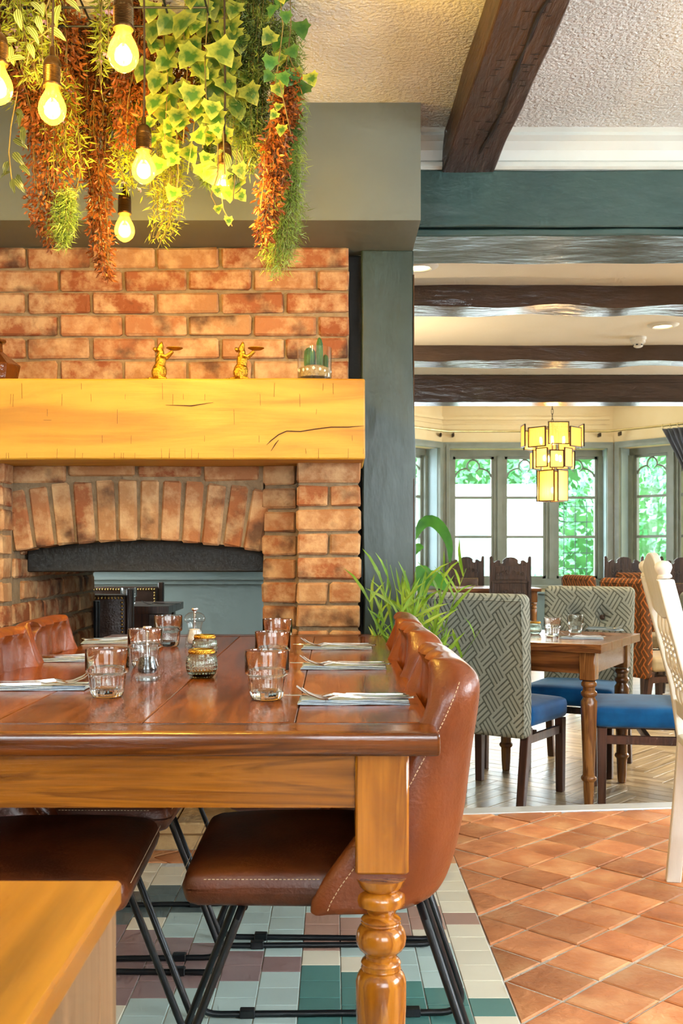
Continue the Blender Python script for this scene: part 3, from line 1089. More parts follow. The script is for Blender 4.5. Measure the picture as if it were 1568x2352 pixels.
def clip(poly, nx, ny, d):
    """keep the part with nx*x + ny*y >= d"""
    out = []
    for i in range(len(poly)):
        a, b = poly[i - 1], poly[i]
        da, db = nx * a[0] + ny * a[1] - d, nx * b[0] + ny * b[1] - d
        if da >= 0 and db >= 0:
            out.append(b)
        elif da >= 0 or db >= 0:
            t = da / (da - db)
            p = (a[0] + (b[0] - a[0]) * t, a[1] + (b[1] - a[1]) * t)
            out.append(p)
            if db >= 0:
                out.append(b)
    return out


def tile_prism(mb, poly, z0, z1, c=.004):
    n = len(poly)
    cx = sum(p[0] for p in poly) / n
    cy = sum(p[1] for p in poly) / n
    ins = []
    for x, y in poly:
        l = math.hypot(x - cx, y - cy) or 1
        k = max(0, 1 - c * 1.4 / l)
        ins.append((cx + (x - cx) * k, cy + (y - cy) * k))
    vs = [(x, y, z0) for x, y in poly] + [(x, y, z1 - c * .6) for x, y in poly] + [(x, y, z1) for x, y in ins]
    fs = [tuple(range(2 * n, 3 * n))]
    for i in range(n):
        j = (i + 1) % n
        fs += [(i, j, n + j, n + i), (n + i, n + j, 2 * n + j, 2 * n + i)]
    mb.add(vs, fs)


NOSE = (4.09, .119)         # nosing line  y = a + b*x


def area2(p):
    return .5 * sum(p[i - 1][0] * p[i][1] - p[i][0] * p[i - 1][1] for i in range(len(p)))


TV = []
for k in range(6):
    mb = MB()
    h = TH - .0058
    tile_prism(mb, [(h + R.uniform(-.003, .002), R.uniform(-.003, .003)), (R.uniform(-.003, .003), h), (-h, R.uniform(-.003, .003)), (R.uniform(-.003, .003), -h)], -.012, 0)
    TV.append(mb.mesh('tile', X['terracotta'], smooth=30))
rest = MB()
cnt = 0
for i in range(-18, 26):
    for j in range(-44, 16):
        if (i + j) % 2 == 0:
            continue
        cx, cy = TX0 + TH * i, TY0 + TH * j
        h = TH - .0058
        P4 = [(cx + h, cy), (cx, cy + h), (cx - h, cy), (cx, cy - h)]
        if cy < -2.1 or cy > 4.4 or cx > 3.15 or cx < -1.3:
            continue
        z = R.uniform(-.0022, .0022)
        for piece in (0, 1):
            p = P4
            if piece == 0:
                p = clip(p, 1, 0, .416)
            else:
                p = clip(clip(p, -1, 0, -.414), 0, 1, 3.508)
                p = clip(p, 0, -1, -3.66) if p else p
            if p:
                p = clip(p, NOSE[1], -1, -(NOSE[0] - .004))
            if len(p) < 3 or abs(area2(p)) < .0006:
                continue
            full = abs(abs(area2(p)) - 2 * h * h) < 1e-6
            inview = 1.75 < cy and cx < 2.1
            if not inview:
                tile_prism(rest, p, -.012, z)
                continue
            cnt += 1
            if full:
                o = link('tile', TV[(i * 7 + j * 3) % 6], floor, (cx, cy, z), (R.uniform(-.006, .006), R.uniform(-.006, .006), R.choice([0, PI / 2, PI, -PI / 2]) + R.uniform(-.01, .01)))
            else:
                mb = MB()
                tile_prism(mb, p, -.012, z)
                mb.build('tile', X['terracotta'], floor, smooth=30)
tag(rest.build('tile_field', X['terracotta'], floor, smooth=30, fix=False), kind='stuff')

# patterned tile carpet
S_ = .0985
SYT = .0968
TM = {}
for k in ('cream', 'pale', 'teal', 'plum', 'grey', 'pink'):
    mb = MB()
    tile_prism(mb, [(-S_ / 2 + .0012, -SYT / 2 + .001), (S_ / 2 - .0012, -SYT / 2 + .001), (S_ / 2 - .0012, SYT / 2 - .001), (-S_ / 2 + .0012, SYT / 2 - .001)], -.012, 0, .0015)
    TM[k] = mb.mesh('tile', X['t_' + k])
struct(boxes('floor', X['tgrout'], [(-2.6, .4135, .2, 3.506, -.0044, -.0022)]), 'white grout bed of the patterned tile carpet')


def tile_col(c, y):
    """pattern read off the photo: column counted from the right-hand border, y in metres"""
    if c == 0:
        return 'pink' if 2.92 < y < 3.03 else 'teal' if 2.33 < y < 2.45 else 'cream'
    if c == 1:
        return 'pink' if 2.86 < y < 3.06 else 'teal' if y < 2.45 else 'pale' if y < 2.75 else 'cream'
    if c == 2:
        return 'pink' if 2.84 < y < 3.0 else 'teal' if y < 2.54 else 'pale'
    if c == 3:
        return 'pink' if 2.80 < y < 3.0 else 'teal' if y < 2.58 else 'cream' if y < 2.72 else 'pale'
    if c == 4:
        return 'pink' if 2.76 < y < 3.0 else 'teal' if y < 2.62 else 'cream' if y < 2.74 else 'pale'
    if c == 5:
        return 'plum' if 2.60 < y < 2.73 else 'pale'
    if c == 6:
        return 'plum' if 2.58 < y < 2.76 else 'pale'
    if c == 7:
        return 'plum' if 2.53 < y < 2.76 else 'pale' if y < 3.1 else 'grey' if y < 3.4 else 'cream'
    if c == 8:
        return 'plum' if 2.46 < y < 2.86 else 'pale' if y < 3.05 else 'grey' if y < 3.4 else 'cream'
    if c == 9:
        return 'plum' if 2.44 < y < 2.9 else 'cream' if y < 3.02 else 'grey' if y < 3.3 else 'cream'
    if c == 10:
        return 'plum' if y < 2.9 else 'grey' if y < 3.2 else 'cream'
    return ('pale', 'plum', 'cream', 'teal')[(c + int(y / .2)) % 4]


tcarpet = struct(bpy.data.objects.new('floor_tile_carpet', None), 'patterned tile carpet under the dining table')
COL.objects.link(tcarpet)
restc = {}
for c in range(30):
    x = .412 - S_ * (c + .5)
    y = 3.455 - (.04 if c % 2 else 0)
    while y > .3:
        k = tile_col(c, y)
        z = R.uniform(-.0006, .0006)
        if y > 2.0 and c < 16:
            link('tile', TM[k], tcarpet, (x, y, z))
        else:
            restc.setdefault(k, MB()).add([(x + a * (S_ / 2 - .0012), y + b * (SYT / 2 - .001), z) for a, b in ((-1, -1), (1, -1), (1, 1), (-1, 1))], [(0, 1, 2, 3)])
        y -= SYT
for k, mb in restc.items():
    tag(mb.build('tile_field', X['t_' + k], tcarpet, fix=False), kind='stuff')

# step nosing and riser
mb = MB()
a, b = NOSE
mb.hexa([(.32, a + b * .32, -.13), (2.5, a + b * 2.5, -.13), (2.5, a + b * 2.5 + .095, -.13), (.32, a + b * .32 + .095, -.13),
         (.32, a + b * .32, .004), (2.5, a + b * 2.5, .004), (2.5, a + b * 2.5 + .095, .004), (.32, a + b * .32 + .095, .004)])
struct(mb.build('trim_5', MAT('brushed_aluminium', [hx('c4c8ca'), hx('d6dadc')], scale=20, stretch=(.3, 8, 8), rough=.35, metal=.25), bevel=.004), 'pale metal nosing along the step down to the dining room')

# herringbone blocks
pl, pw = .42, .09
mb = MB().cbox(-pl / 2 + .0008, pl / 2 - .0008, -pw / 2 + .0008, pw / 2 - .0008, -.012, 0, .0015)
PM = mb.mesh('plank', X['plank'])
ca, sa = math.cos(math.radians(45 + 4)), math.sin(math.radians(45 + 4))
cands = []
for i in range(-90, 120):
    for j in range(-20, 30):
        ox, oy = i * pw + j * pl, i * pw - j * pl
        for vert in (0, 1):
            if vert:
                cx, cy, rz = ox + pl + pw / 2, oy + pw - pl / 2, PI / 2
            else:
                cx, cy, rz = ox + pl / 2, oy + pw / 2, 0
            x, y = cx * ca - cy * sa + 1.2, cx * sa + cy * ca + 4.6
            if 4.42 < y < 9.4 and .06 * y < x < .42 * y:
                cands.append((y, x, rz))
cands.sort()
for (y, x, rz) in cands[:300]:
    link('plank', PM, floor_far, (x, y, FZ + R.uniform(-.0005, .0005)), (0, 0, rz + math.radians(49)))
fr = MB()
for (y, x, rz) in cands[300:]:
    M = Tm(x, y, FZ, rz=rz + math.radians(49))
    fr.add([(-pl / 2 + .001, -pw / 2 + .001, 0), (pl / 2 - .001, -pw / 2 + .001, 0), (pl / 2 - .001, pw / 2 - .001, 0), (-pl / 2 + .001, pw / 2 - .001, 0)], [(0, 1, 2, 3)], M)
tag(fr.build('plank_field', X['plank'], floor_far, fix=False), kind='stuff')

# ---------------------------------------------------------------- the bay with its windows
BZ0, BZ1 = .57, 2.47        # opening bottom and top


def bay_facet(idx, ox, oy, ux, uy, length, w0, w1, lights, label):
    """wall facet from (ox, oy) along (ux, uy); inside faces the room; window between w0 and w1"""
    rz = math.atan2(uy, ux)
    M = Tm(ox, oy, 0, rz=rz)
    MI = M
    sgn = 1                                   # +y of the local frame must point outdoors
    if (Matrix.Rotation(rz, 3, 'Z') @ Vector((0, 1, 0))).y < 0:
        sgn = -1

    def bx(mb, a, b, d0, d1, z0, z1):
        mb.box(a, b, min(d0 * sgn, d1 * sgn), max(d0 * sgn, d1 * sgn), z0, z1, M)
        return mb
    mb = MB()
    bx(mb, 0, w0, 0, .30, FZ, 3.06)
    bx(mb, w1, length, 0, .30, FZ, 3.06)
    bx(mb, w0, w1, 0, .30, BZ1, 3.06)
    bx(mb, w0, w1, 0, .30, .50, BZ0)
    struct(mb.build('wall_bay', X['cream'], fix=False), 'cream wall of the ' + label)
    mb = MB()
    bx(mb, w0, w1, .02, .30, FZ, .50)
    bx(mb, w0 - .02, w1 + .02, -.05, .02, .50, .525)
    struct(mb.build('wall_bay', X['wallgrey'], fix=False), 'teal panelling below the ' + label)
    win = bpy.data.objects.new('window_%d' % idx, None)
    COL.objects.link(win)
    struct(win, label)

    def part(name, mat, *rs):
        m = MB()
        for r in rs:
            bx(m, *r)
        return m.build(name, mat, win, fix=True)
    aw = .085
    part('architrave', X['frame'], (w0 - aw, w0, -.03, 0, BZ0 - .1, BZ1 + aw), (w0 - aw * .5, w0, -.05, -.03, BZ0 - .1, BZ1 + aw * .5))
    part('architrave', X['frame'], (w1, w1 + aw, -.03, 0, BZ0 - .1, BZ1 + aw), (w1, w1 + aw * .5, -.05, -.03, BZ0 - .1, BZ1 + aw * .5))
    part('architrave', X['frame'], (w0, w1, -.03, 0, BZ1, BZ1 + aw), (w0, w1, -.05, -.03, BZ1, BZ1 + aw * .5))
    part('reveal', X['reveal'], (w0, w0 + .008, 0, .20, BZ0, BZ1))
    part('reveal', X['reveal'], (w1 - .008, w1, 0, .20, BZ0, BZ1))
    part('sill', X['frame'], (w0, w1, -.04, .24, BZ0, BZ0 + .04))
    d0, d1 = .19, .26
    fw = .075
    part('frame_head', X['frame'], (w0, w1, d0, d1, BZ1 - .09, BZ1))
    part('frame_foot', X['frame'], (w0, w1, d0, d1, BZ0 + .04, BZ0 + .13))
    lw = (w1 - w0) / lights
    for i in range(lights + 1):
        x = w0 + lw * i
        a, b = (x, x + fw) if i == 0 else (x - fw, x) if i == lights else (x - .075, x + .075)
        part('mullion', X['frame'], (a, b, d0, d1, BZ0 + .13, BZ1 - .09), ((a + b) / 2 - .03, (a + b) / 2 + .03, d0 - .03, d0, BZ0 + .13, BZ1 - .09))
    zb, zt = BZ0 + .13, BZ1 - .09
    for i in range(lights):
        a = w0 + lw * i + (fw if i == 0 else .075)
        b = w0 + lw * (i + 1) - (fw if i == lights - 1 else .075)
        # casement stiles
        cas = part('casement', X['frame'], (a, a + .035, d0 + .02, d1 + .01, zb, zt), (b - .035, b, d0 + .02, d1 + .01, zb, zt),
             (a, b, d0 + .02, d1 + .01, zb, zb + .035), (a, b, d0 + .02, d1 + .01, zt - .035, zt))
        a2, b2, z2, t2 = a + .035, b - .035, zb + .035, zt - .035
        hs = [z2, z2 + (t2 - z2) * .335, z2 + (t2 - z2) * .672, t2]
        for q in (1, 2):
            part('glazing_bar', X['frame'], (a2, b2, d0 + .03, d1, hs[q] - .018, hs[q] + .018)).parent = cas
        for q in range(3):
            part('pane', X['pane'], (a2, b2, d0 + .045, d0 + .05, hs[q], hs[q + 1])).parent = cas
        # cusped trefoil tracery at the head
        mx, wd = (a2 + b2) / 2, (b2 - a2)
        m = MB()
        for s in (-1, 1):
            pts = []
            for t in np.linspace(0, 1, 11):           # half of the crown lobe
                ang = t * PI * .58
                pts.append((mx + s * .17 * wd * math.sin(ang), t2 - .01 - .19 * wd * (1 - math.cos(ang))))
            x0, z0 = pts[-1]
            x1, z1 = mx + s * .49 * wd, z0 - .24 * wd
            for t in np.linspace(0, 1, 11)[1:]:       # side lobe, a quarter curve down to the jamb
                ang = t * PI / 2
                pts.append((x0 + (x1 - x0) * math.sin(ang), z0 + (z1 - z0) * (1 - math.cos(ang))))
            m.tube([M @ Vector((x, (d0 + .045) * sgn, z)) for x, z in pts], .013, n=6)
            m.tube([M @ Vector((x0, (d0 + .045) * sgn, z0)), M @ Vector((x0 - s * .05, (d0 + .045) * sgn, z0 - .05))], [.012, .006], n=6)
        m.build('tracery', X['frame'], cas, smooth=40)
    return win


BY = 14.2
bay_facet(1, 1.479, BY, 1, 0, 2.325, .095, 2.235, 3, 'central bay window with three arched lights')
bay_facet(2, 3.804, BY, .66, -.75, 2.3, .12, 2.1, 3, 'right bay window beside the charcoal curtain')
bay_facet(3, 1.479, BY, -.7071, -.7071, 1.97, .10, 1.75, 3, 'left bay window partly hidden by the teal post')
struct(boxes('wall_bay_side', X['cream'], [(5.25, 6.0, 12.3, 12.5, FZ, 3.06)]), 'wall returning from the bay to the side wall')
# picture-rail moulding round the bay
mb = MB()
for (z0, z1, d) in ((2.86, 2.90, .03), (2.80, 2.815, .015)):
    mb.box(1.479, 3.75, BY - d, BY, z0, z1)
    mb.box(0, 1.97, -d if False else 0, d, z0, z1, Tm(1.479, BY, 0, rz=math.atan2(-.7071, -.7071)))
struct(mb.build('trim_6', X['cream'], fix=False), 'cornice moulding on the bay wall')

# ---------------------------------------------------------------- outdoors
struct(boxes('ground', X['lawn'], [(-12, 30, 14.9, 60, -.5, -.35)]), 'lawn outside the bay')


def leafcloud(tv, tf, pos, dirs, size, twist=None, seed=1, bend=0):
    """numpy leaf scatter: template along +x, normal +z; returns vertex and face lists"""
    rs = np.random.RandomState(seed)
    tv = np.asarray(tv, float)
    n = len(pos)
    d = np.asarray(dirs, float)
    d /= np.linalg.norm(d, axis=1)[:, None] + 1e-9
    ref = rs.normal(size=(n, 3))
    u = np.cross(d, ref)
    u /= np.linalg.norm(u, axis=1)[:, None] + 1e-9
    w = np.cross(d, u)
    s = np.asarray(size, float).reshape(-1, 1, 1) if np.ndim(size) else size
    V = tv[None, :, 0:1] * d[:, None, :] + tv[None, :, 1:2] * u[:, None, :] + tv[None, :, 2:3] * w[:, None, :]
    V = V * s + np.asarray(pos)[:, None, :]
    m = len(tv)
    faces = [tuple(i + k * m for i in f) for k in range(n) for f in tf]
    return V.reshape(-1, 3).tolist(), faces


LEAF_V = [(0, 0, 0), (.45, .2, .06), (1, 0, -.02), (.45, -.2, .06), (.5, 0, 0)]
LEAF_F = [(0, 4, 1), (0, 3, 4), (4, 2, 1), (3, 2, 4)]


def hedge(name, label, cat, cx, cy, cz, rx, ry, rz_, n, seed, size=.16):
    t = thing(name, label, cat, (cx, cy, -.35))
    rs = np.random.RandomState(seed)
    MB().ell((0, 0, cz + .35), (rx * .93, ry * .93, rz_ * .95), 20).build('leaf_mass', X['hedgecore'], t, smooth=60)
    d = rs.normal(size=(n, 3))
    d /= np.linalg.norm(d, axis=1)[:, None]
    d[:, 1] = -np.abs(d[:, 1])
    pos = d * np.array([rx, ry, rz_]) * rs.uniform(.9, 1.1, (n, 1)) + np.array([0, 0, cz + .35])
    dr = d + rs.normal(size=(n, 3)) * .7
    v, f = leafcloud(LEAF_V, LEAF_F, pos, dr, rs.uniform(size * .6, size * 1.4, n), seed=seed)
    mb = MB()
    mb.v, mb.f = v, f
    tag(mb.build('leaves', X['hedge'], t, fix=False), kind='stuff')
    MB().tube([(0, 0, 0), (0, 0, cz * .8)], .12, n=8).build('trunk', X['stem'], t)
    return t


hedge('garden_tree', 'round leafy tree seen in the top of the left-hand central light', 'tree', 3.2, 30, 3.2, 2.4, 1.6, 2.4, 1800, 3, .26)
hedge('garden_tree', 'leafy tree rising behind the chandelier outside the central window', 'tree', 8.6, 33, 3.4, 2.6, 1.6, 2.8, 1800, 4, .26)
hedge('garden_shrub', 'broad pale green shrub outside the right-hand central light', 'shrub', 6.0, 21.5, .9, 1.5, .9, 2.0, 2200, 5, .17)
hedge('garden_shrub', 'tall green shrub outside the right bay window', 'shrub', 9.4, 23.5, 1.9, 1.7, 1.0, 2.7, 2400, 6, .19)
hedge('garden_shrub', 'low green bush under the garden wall outside the central window', 'shrub', 3.75, 20.8, -.1, .55, .45, .75, 900, 7, .12)
gw = thing('garden_building', 'white rendered outbuilding outside the left-hand central light', 'building', (3.2, 25, -.35))
MB().box(-1.6, 1.9, 0, 2, 0, 2.75).build('wall', X['render'], gw)
MB().prism([(-1.75, 2.75), (2.05, 2.75), (1.95, 3.05), (-1.65, 3.05)], -.15, 2.15).build('roof', X['render'], gw)
MB().box(-.2, .5, -.03, 0, .1, 2.0).build('door', X['reveal'], gw)
# trellis
tr = thing('garden_trellis', 'thin wire trellis outside the middle central light', 'trellis', (5.0, 20.2, -.35))
mb = MB()
for i in range(6):
    MB().box(-.55 + i * .22, -.535 + i * .22, 0, .015, 0, 2.4).build('wire', X['blacksteel'], tr)
for i in range(8):
    MB().box(-.56, .57, -.016, -.001, .2 + i * .3, .215 + i * .3).build('wire', X['blacksteel'], tr)

# ================================================================ DINING TABLE
TZ = .76
TXL, TXR, TY1, TY2 = -.762, .165, 1.602, 3.595
table = thing('dining_table', 'long varnished brown farmhouse table set for six with turned legs', 'table', ((TXL + TXR) / 2, (TY1 + TY2) / 2, 0))
tx, ty = table.location.x, table.location.y
hw, hl = (TXR - TXL) / 2, (TY2 - TY1) / 2
seams = [-hw, -.555 - tx, -.312 - tx, -.062 - tx, hw]
for a, b in zip(seams, seams[1:]):
    MB().cbox(a + .0006, b - .0006, -hl + .1085, hl - .1085, TZ - .036, TZ, .0015).build('plank', X['table'], table)
for s in (-1, 1):
    y0, y1 = (-hl, -hl + .108) if s < 0 else (hl - .108, hl)
    MB().rbox(0, (y0 + y1) / 2, TZ - .018, 2 * hw, .108, .036, .006, n=4).build('breadboard_end', X['tablex'], table, smooth=40)
LX, LY = hw - .045 - .0425, hl - .052 - .0425
for s in (-1, 1):
    MB().box(-LX + .043, LX - .043, s * (LY + .02) - .011, s * (LY + .02) + .011, .631, TZ - .0365).build('apron', X['pinex'], table)
    MB().box(s * (LX + .02) - .011, s * (LX + .02) + .011, -LY + .043, LY - .043, .631, TZ - .0365).build('apron', X['piney'], table)


def leg_profile(y):
    return H - (y - CY) / 1412.0


def turned_leg(h_sq0, h_sq1, half, prof, n=28):
    """square block on a turned shaft"""
    mb = MB()
    mb.cbox(-half, half, -half, half, h_sq0, h_sq1, .004)
    mb.lathe(prof, n)
    return mb


lp_px = [(2012, 59), (2030, 52), (2040, 42), (2044, 50), (2050, 55), (2062, 57), (2074, 54), (2080, 44), (2088, 36), (2097, 32), (2103, 42), (2108, 46), (2113, 44), (2116, 46),
         (2121, 43), (2126, 50), (2135, 55), (2150, 58), (2165, 56), (2176, 50), (2184, 40), (2190, 37), (2197, 36), (2201, 43), (2207, 46), (2213, 44), (2219, 46), (2224, 44),
         (2228, 49), (2236, 54), (2250, 58), (2300, 58), (2400, 54), (2500, 46), (2580, 38), (2600, 44), (2615, 46), (2630, 38), (2640, 30), (2690, 33), (2733, 25)]
prof = [(r / 1412.0, leg_profile(y)) for y, r in lp_px]
prof = [(r, z) for r, z in prof if z > .004] + [(.018, .0)]
prof = list(reversed(prof))
lm = turned_leg(.527, TZ - .0365, .0425, prof).mesh('leg', X['pinez'], smooth=40)
for sx in (-1, 1):
    for sy in (-1, 1):
        link('leg', lm, table, (sx * LX, sy * LY, 0))

# ================================================================ LEATHER CHAIRS
def leather_chair():
    t = thing('leather_chair', '', 'chair')
    hw_ = .225

    def crown(x, y, z):
        u, v = x / .235, y / .22
        if z > 0:
            z += .012 * max(0, 1 - u * u) * max(0, 1 - v * v)
        return (x, y * (1 - .04 * max(0, -u)), z - (.012 * max(0, -u - .4) if z > 0 else 0))
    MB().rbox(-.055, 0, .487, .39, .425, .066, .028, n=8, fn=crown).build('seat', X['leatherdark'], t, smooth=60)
    # the skirt of the seat: lighter side band
    bl = [(-.246, .455), (-.10, .452), (.1, .45)]
    # one-piece bucket: back and low side wings
    zs = [.448, .456, .47, .50, .54, .60, .66, .72, .77, .81, .835, .848]
    xb = [.145, .168, .182, .198, .210, .223, .231, .238, .243, .246, .244, .232]
    xf = [-.020, -.022, -.018, .000, .030, .075, .110, .142, .168, .185, .196, .205]

    def ip(z, tab):
        return float(np.interp(z, zs, tab))
    nS = 33

    def sect(z, off):
        b, f_, w = ip(z, xb) - off, ip(z, xf), hw_ - off
        if z > .80:
            w -= .035 * ((z - .80) / .05) ** 2
        r = min(.10, w - .01, max(.02, b - f_))
        pts = []
        L1 = max(.001, b - r - f_)
        arc = r * PI / 2
        L2 = 2 * (w - r)
        tot = 2 * L1 + 2 * arc + L2
        for i in range(nS):
            s = tot * i / (nS - 1)
            if s < L1:
                p = (f_ + s, w)
            elif s < L1 + arc:
                a = (s - L1) / r
                p = (b - r + r * math.sin(a), w - r + r * math.cos(a))
            elif s < L1 + arc + L2:
                p = (b, w - r - (s - L1 - arc))
            elif s < L1 + 2 * arc + L2:
                a = (s - L1 - arc - L2) / r
                p = (b - r + r * math.cos(a), -(w - r) - r * math.sin(a))
            else:
                p = (b - r - (s - L1 - 2 * arc - L2), -w)
            pts.append(p)
        return pts
    vs, fs = [], []
    fine = list(np.linspace(.448, .848, 26))
    for z in fine:
        for p in sect(z, 0):
            vs.append((p[0], p[1], z))
    no = len(vs)
    for z in fine:
        k = np.clip((z - .46) / .3, 0, 1)
        th = .036 + .022 * k
        row = sect(z, th)
        for i, p in enumerate(row):
            s = abs(i / (nS - 1) * 2 - 1)
            # vertical tufting grooves and a row of buttons
            g = .016 * abs(math.sin(3.0 * PI * (i / (nS - 1)))) ** .6
            x, y = p
            q = sect(z, th + g - .004)[i]
            vs.append((q[0], q[1], z + (.004 if z < .84 else -.004)))
    nr = len(fine)
    for a in range(nr - 1):
        for i in range(nS - 1):
            o = a * nS + i
            fs.append((o, o + 1, o + nS + 1, o + nS))
            fs.append((no + o, no + o + nS, no + o + nS + 1, no + o + 1))
    # rounded rims: an extra row of points bulges out over the top and the wing edges
    def rim(ids, push):
        r0 = len(vs)
        for k, push in zip(ids, push):
            p, q = Vector(vs[k]), Vector(vs[no + k])
            m_ = (p + q) / 2 + Vector(push)
            vs.append(p.lerp(m_, .55) + Vector(push) * .30)
            vs.append(tuple(m_))
            vs.append(q.lerp(m_, .55) + Vector(push) * .30)
        for c in range(len(ids) - 1):
            A, B = ids[c], ids[c + 1]
            a_, b2 = r0 + c * 3, r0 + c * 3 + 3
            fs.append((A, B, b2, a_))
            fs.append((a_, b2, b2 + 1, a_ + 1))
            fs.append((a_ + 1, b2 + 1, b2 + 2, a_ + 2))
            fs.append((a_ + 2, b2 + 2, no + B, no + A))
    chain = [a * nS for a in range(nr - 1)] + [(nr - 1) * nS + i for i in range(nS)] + [a * nS + nS - 1 for a in reversed(range(nr - 1))]
    pushes = [(-.018, 0, .004)] * (nr - 1) + [(-.002 - .012 * max(0, abs(2 * i / (nS - 1) - 1) - .8) / .2, 0, .016) for i in range(nS)] + [(-.018, 0, .004)] * (nr - 1)
    rim(chain, pushes)
    for i in range(nS - 1):
        fs.append((i, no + i, no + i + 1, i + 1))
    mb = MB()
    mb.add(vs, fs)
    back = mb.build('backrest', X['leather'], t, smooth=70, sub=1)
    # stitched seams: dashes along both wing edges and round the seat
    mb = MB()

    def dashes(path, step=.0055):
        acc = 0
        for a, b in zip(path, path[1:]):
            a, b = Vector(a), Vector(b)
            n = max(1, int((b - a).length / step))
            for k in range(n):
                p, q = a.lerp(b, k / n), a.lerp(b, (k + .62) / n)
                mb.tube([p, q], .0007, n=4)
    for s in (-1, 1):
        dashes([(ip(z, xf) + .012, s * (hw_ + .0008) if z < .79 else s * (hw_ - .035 * (max(0, z - .80) / .05) ** 2 + .0008), z) for z in np.linspace(.46, .83, 30)])
        dashes([(x, s * .2135, .507) for x in np.linspace(-.21, -.02, 8)])
    dashes([(-.2515, y, .502) for y in np.linspace(-.18, .18, 10)])
    tag(mb.build('stitching', X['stitch'], t), kind='stuff')
    for (y, z) in ((-.07, .70), (.07, .70), (-.1, .60), (.1, .60)):
        MB().ell((.181, y, z), (.006, .011, .011), 10).build('button', X['leather'], back, smooth=80)
    # black sled base: one rounded trapezoid of tube on each side, joined under the seat
    rb = .0072
    for s in (-1, 1):
        y = s * .205
        def arcp(c, a0, a1, r, n=7):
            return [(c[0] + r * math.cos(a0 + (a1 - a0) * i / n), y, c[1] + r * math.sin(a0 + (a1 - a0) * i / n)) for i in range(n + 1)]
        path = [(-.150, s * .17, .452), (-.156, y, .44)]
        fa = math.atan2(-.44, -.335 + .156)
        r = .05
        # front foot corner at (-.33, 0), rear foot corner at (.30, 0)
        for (C0, dir_in, dir_out) in (((-.325, rb), Vector((-.169, -.44)).normalized(), Vector((1, 0))), ((.295, rb), Vector((1, 0)), Vector((-.145, .44)).normalized())):
            c0 = Vector(C0)
            for u in np.linspace(0, 1, 8):
                p0, p1, p2 = c0 - dir_in * .065, c0, c0 + dir_out * .065
                p = p0 * (1 - u) ** 2 + p1 * 2 * u * (1 - u) + p2 * u * u
                path.append((p.x, y, p.y))
        path += [(.150, y, .44), (.145, s * .17, .452)]
        lg = MB().tube(path, rb, n=10).build('leg', X['blacksteel'], t, smooth=60)
        for x in (-.20, .17):
            MB().cbox(x - .017, x + .017, y - .0105, y + .0105, .0, .019, .002).build('floor_glide', X['blacksteel'], lg)
    for x in (-.148, .145):
        MB().tube([(x, -.175, .449), (x, .175, .449)], rb * .9, n=8).build('cross_bar', X['blacksteel'], t, smooth=60)
    return t


G_LC = 'cognac leather chairs at the farmhouse table'
ch = leather_chair()
ch.location = (0.0, 1.91, 0)
tag(ch, 'nearest cognac leather bucket chair on the right side of the farmhouse table', group=G_LC)
dup(ch, (0.004, 2.545, 0), .02, 'middle cognac leather chair on the right side of the farmhouse table', G_LC)
dup(ch, (0.012, 3.005, 0), -.03, 'farthest cognac leather chair on the right side, by the green plant', G_LC)
dup(ch, (-.585, 1.865, 0), PI + .03, 'nearest cognac leather chair on the left side, behind the oak sideboard', G_LC)
dup(ch, (-.585, 2.37, 0), PI - .02, 'middle cognac leather chair on the left side of the farmhouse table', G_LC)
dup(ch, (-.598, 2.86, 0), PI + .03, 'farthest cognac leather chair on the left side, against the brick pier', G_LC)

# ================================================================ SIDEBOARD
SBY, SBX, SBZ = 1.10, -.2225, .692
sb = thing('oak_sideboard', 'honey oak sideboard corner at the lower left of the photo', 'sideboard', (SBX, SBY, 0))
MB().cbox(-1.2, 0, -.86, 0, SBZ - .026, SBZ, .003).build('top', X['sideboard'], sb)
MB().box(-1.19, -.040, -.845, -.012, .0, SBZ - .027).build('body', X['sidepanel'], sb)
for (y0, y1, z0, z1) in ((-.85, -.78, .0, SBZ - .027), (-.085, -.008, .0, SBZ - .027), (-.78, -.085, SBZ - .11, SBZ - .027), (-.78, -.085, .0, .10)):
    MB().cbox(-.039, -.004, y0, y1, z0, z1, .002).build('panel_frame', X['sidepanel'], sb)
MB().box(-.0395, -.034, -.775, -.09, .105, SBZ - .115).build('side_panel', X['sidepanel'], sb)

# ================================================================ TABLEWARE
def on_table(px, py):
    """table-top point under a pixel of a foot resting on the table"""
    Y = (H - TZ) * F / (py - CY)
    return Vector(((px - CX) * Y / F, Y, TZ))


def tumbler_mesh():
    R1, R2, HT = .0415, .0365, .0925
    out = [(.026, 0), (.0295, .002), (.0325, .010), (.0345, .022), (.0357, .036), (.0362, .0435), (.0375, .0455), (.0405, .047), (.0418, .050), (.0420, .056), (.0420, HT - .004), (.0415, HT)]
    inn = [(.0392, HT - .0005), (.0388, HT - .004), (.0382, .052), (.0345, .046), (.0322, .030), (.0300, .016), (.0, .0135)]
    n = 64
    k_out = len(out)

    def fl(k, a):
        if 1 <= k <= 5:
            return -.0016 * (.5 + .5 * math.cos(a * 16)) * (1 if k > 1 else .6)
        return 0
    mb = MB()
    mb.lathe(out + inn, n, flute=fl)
    return mb.mesh('glass', X['glass'], smooth=50)


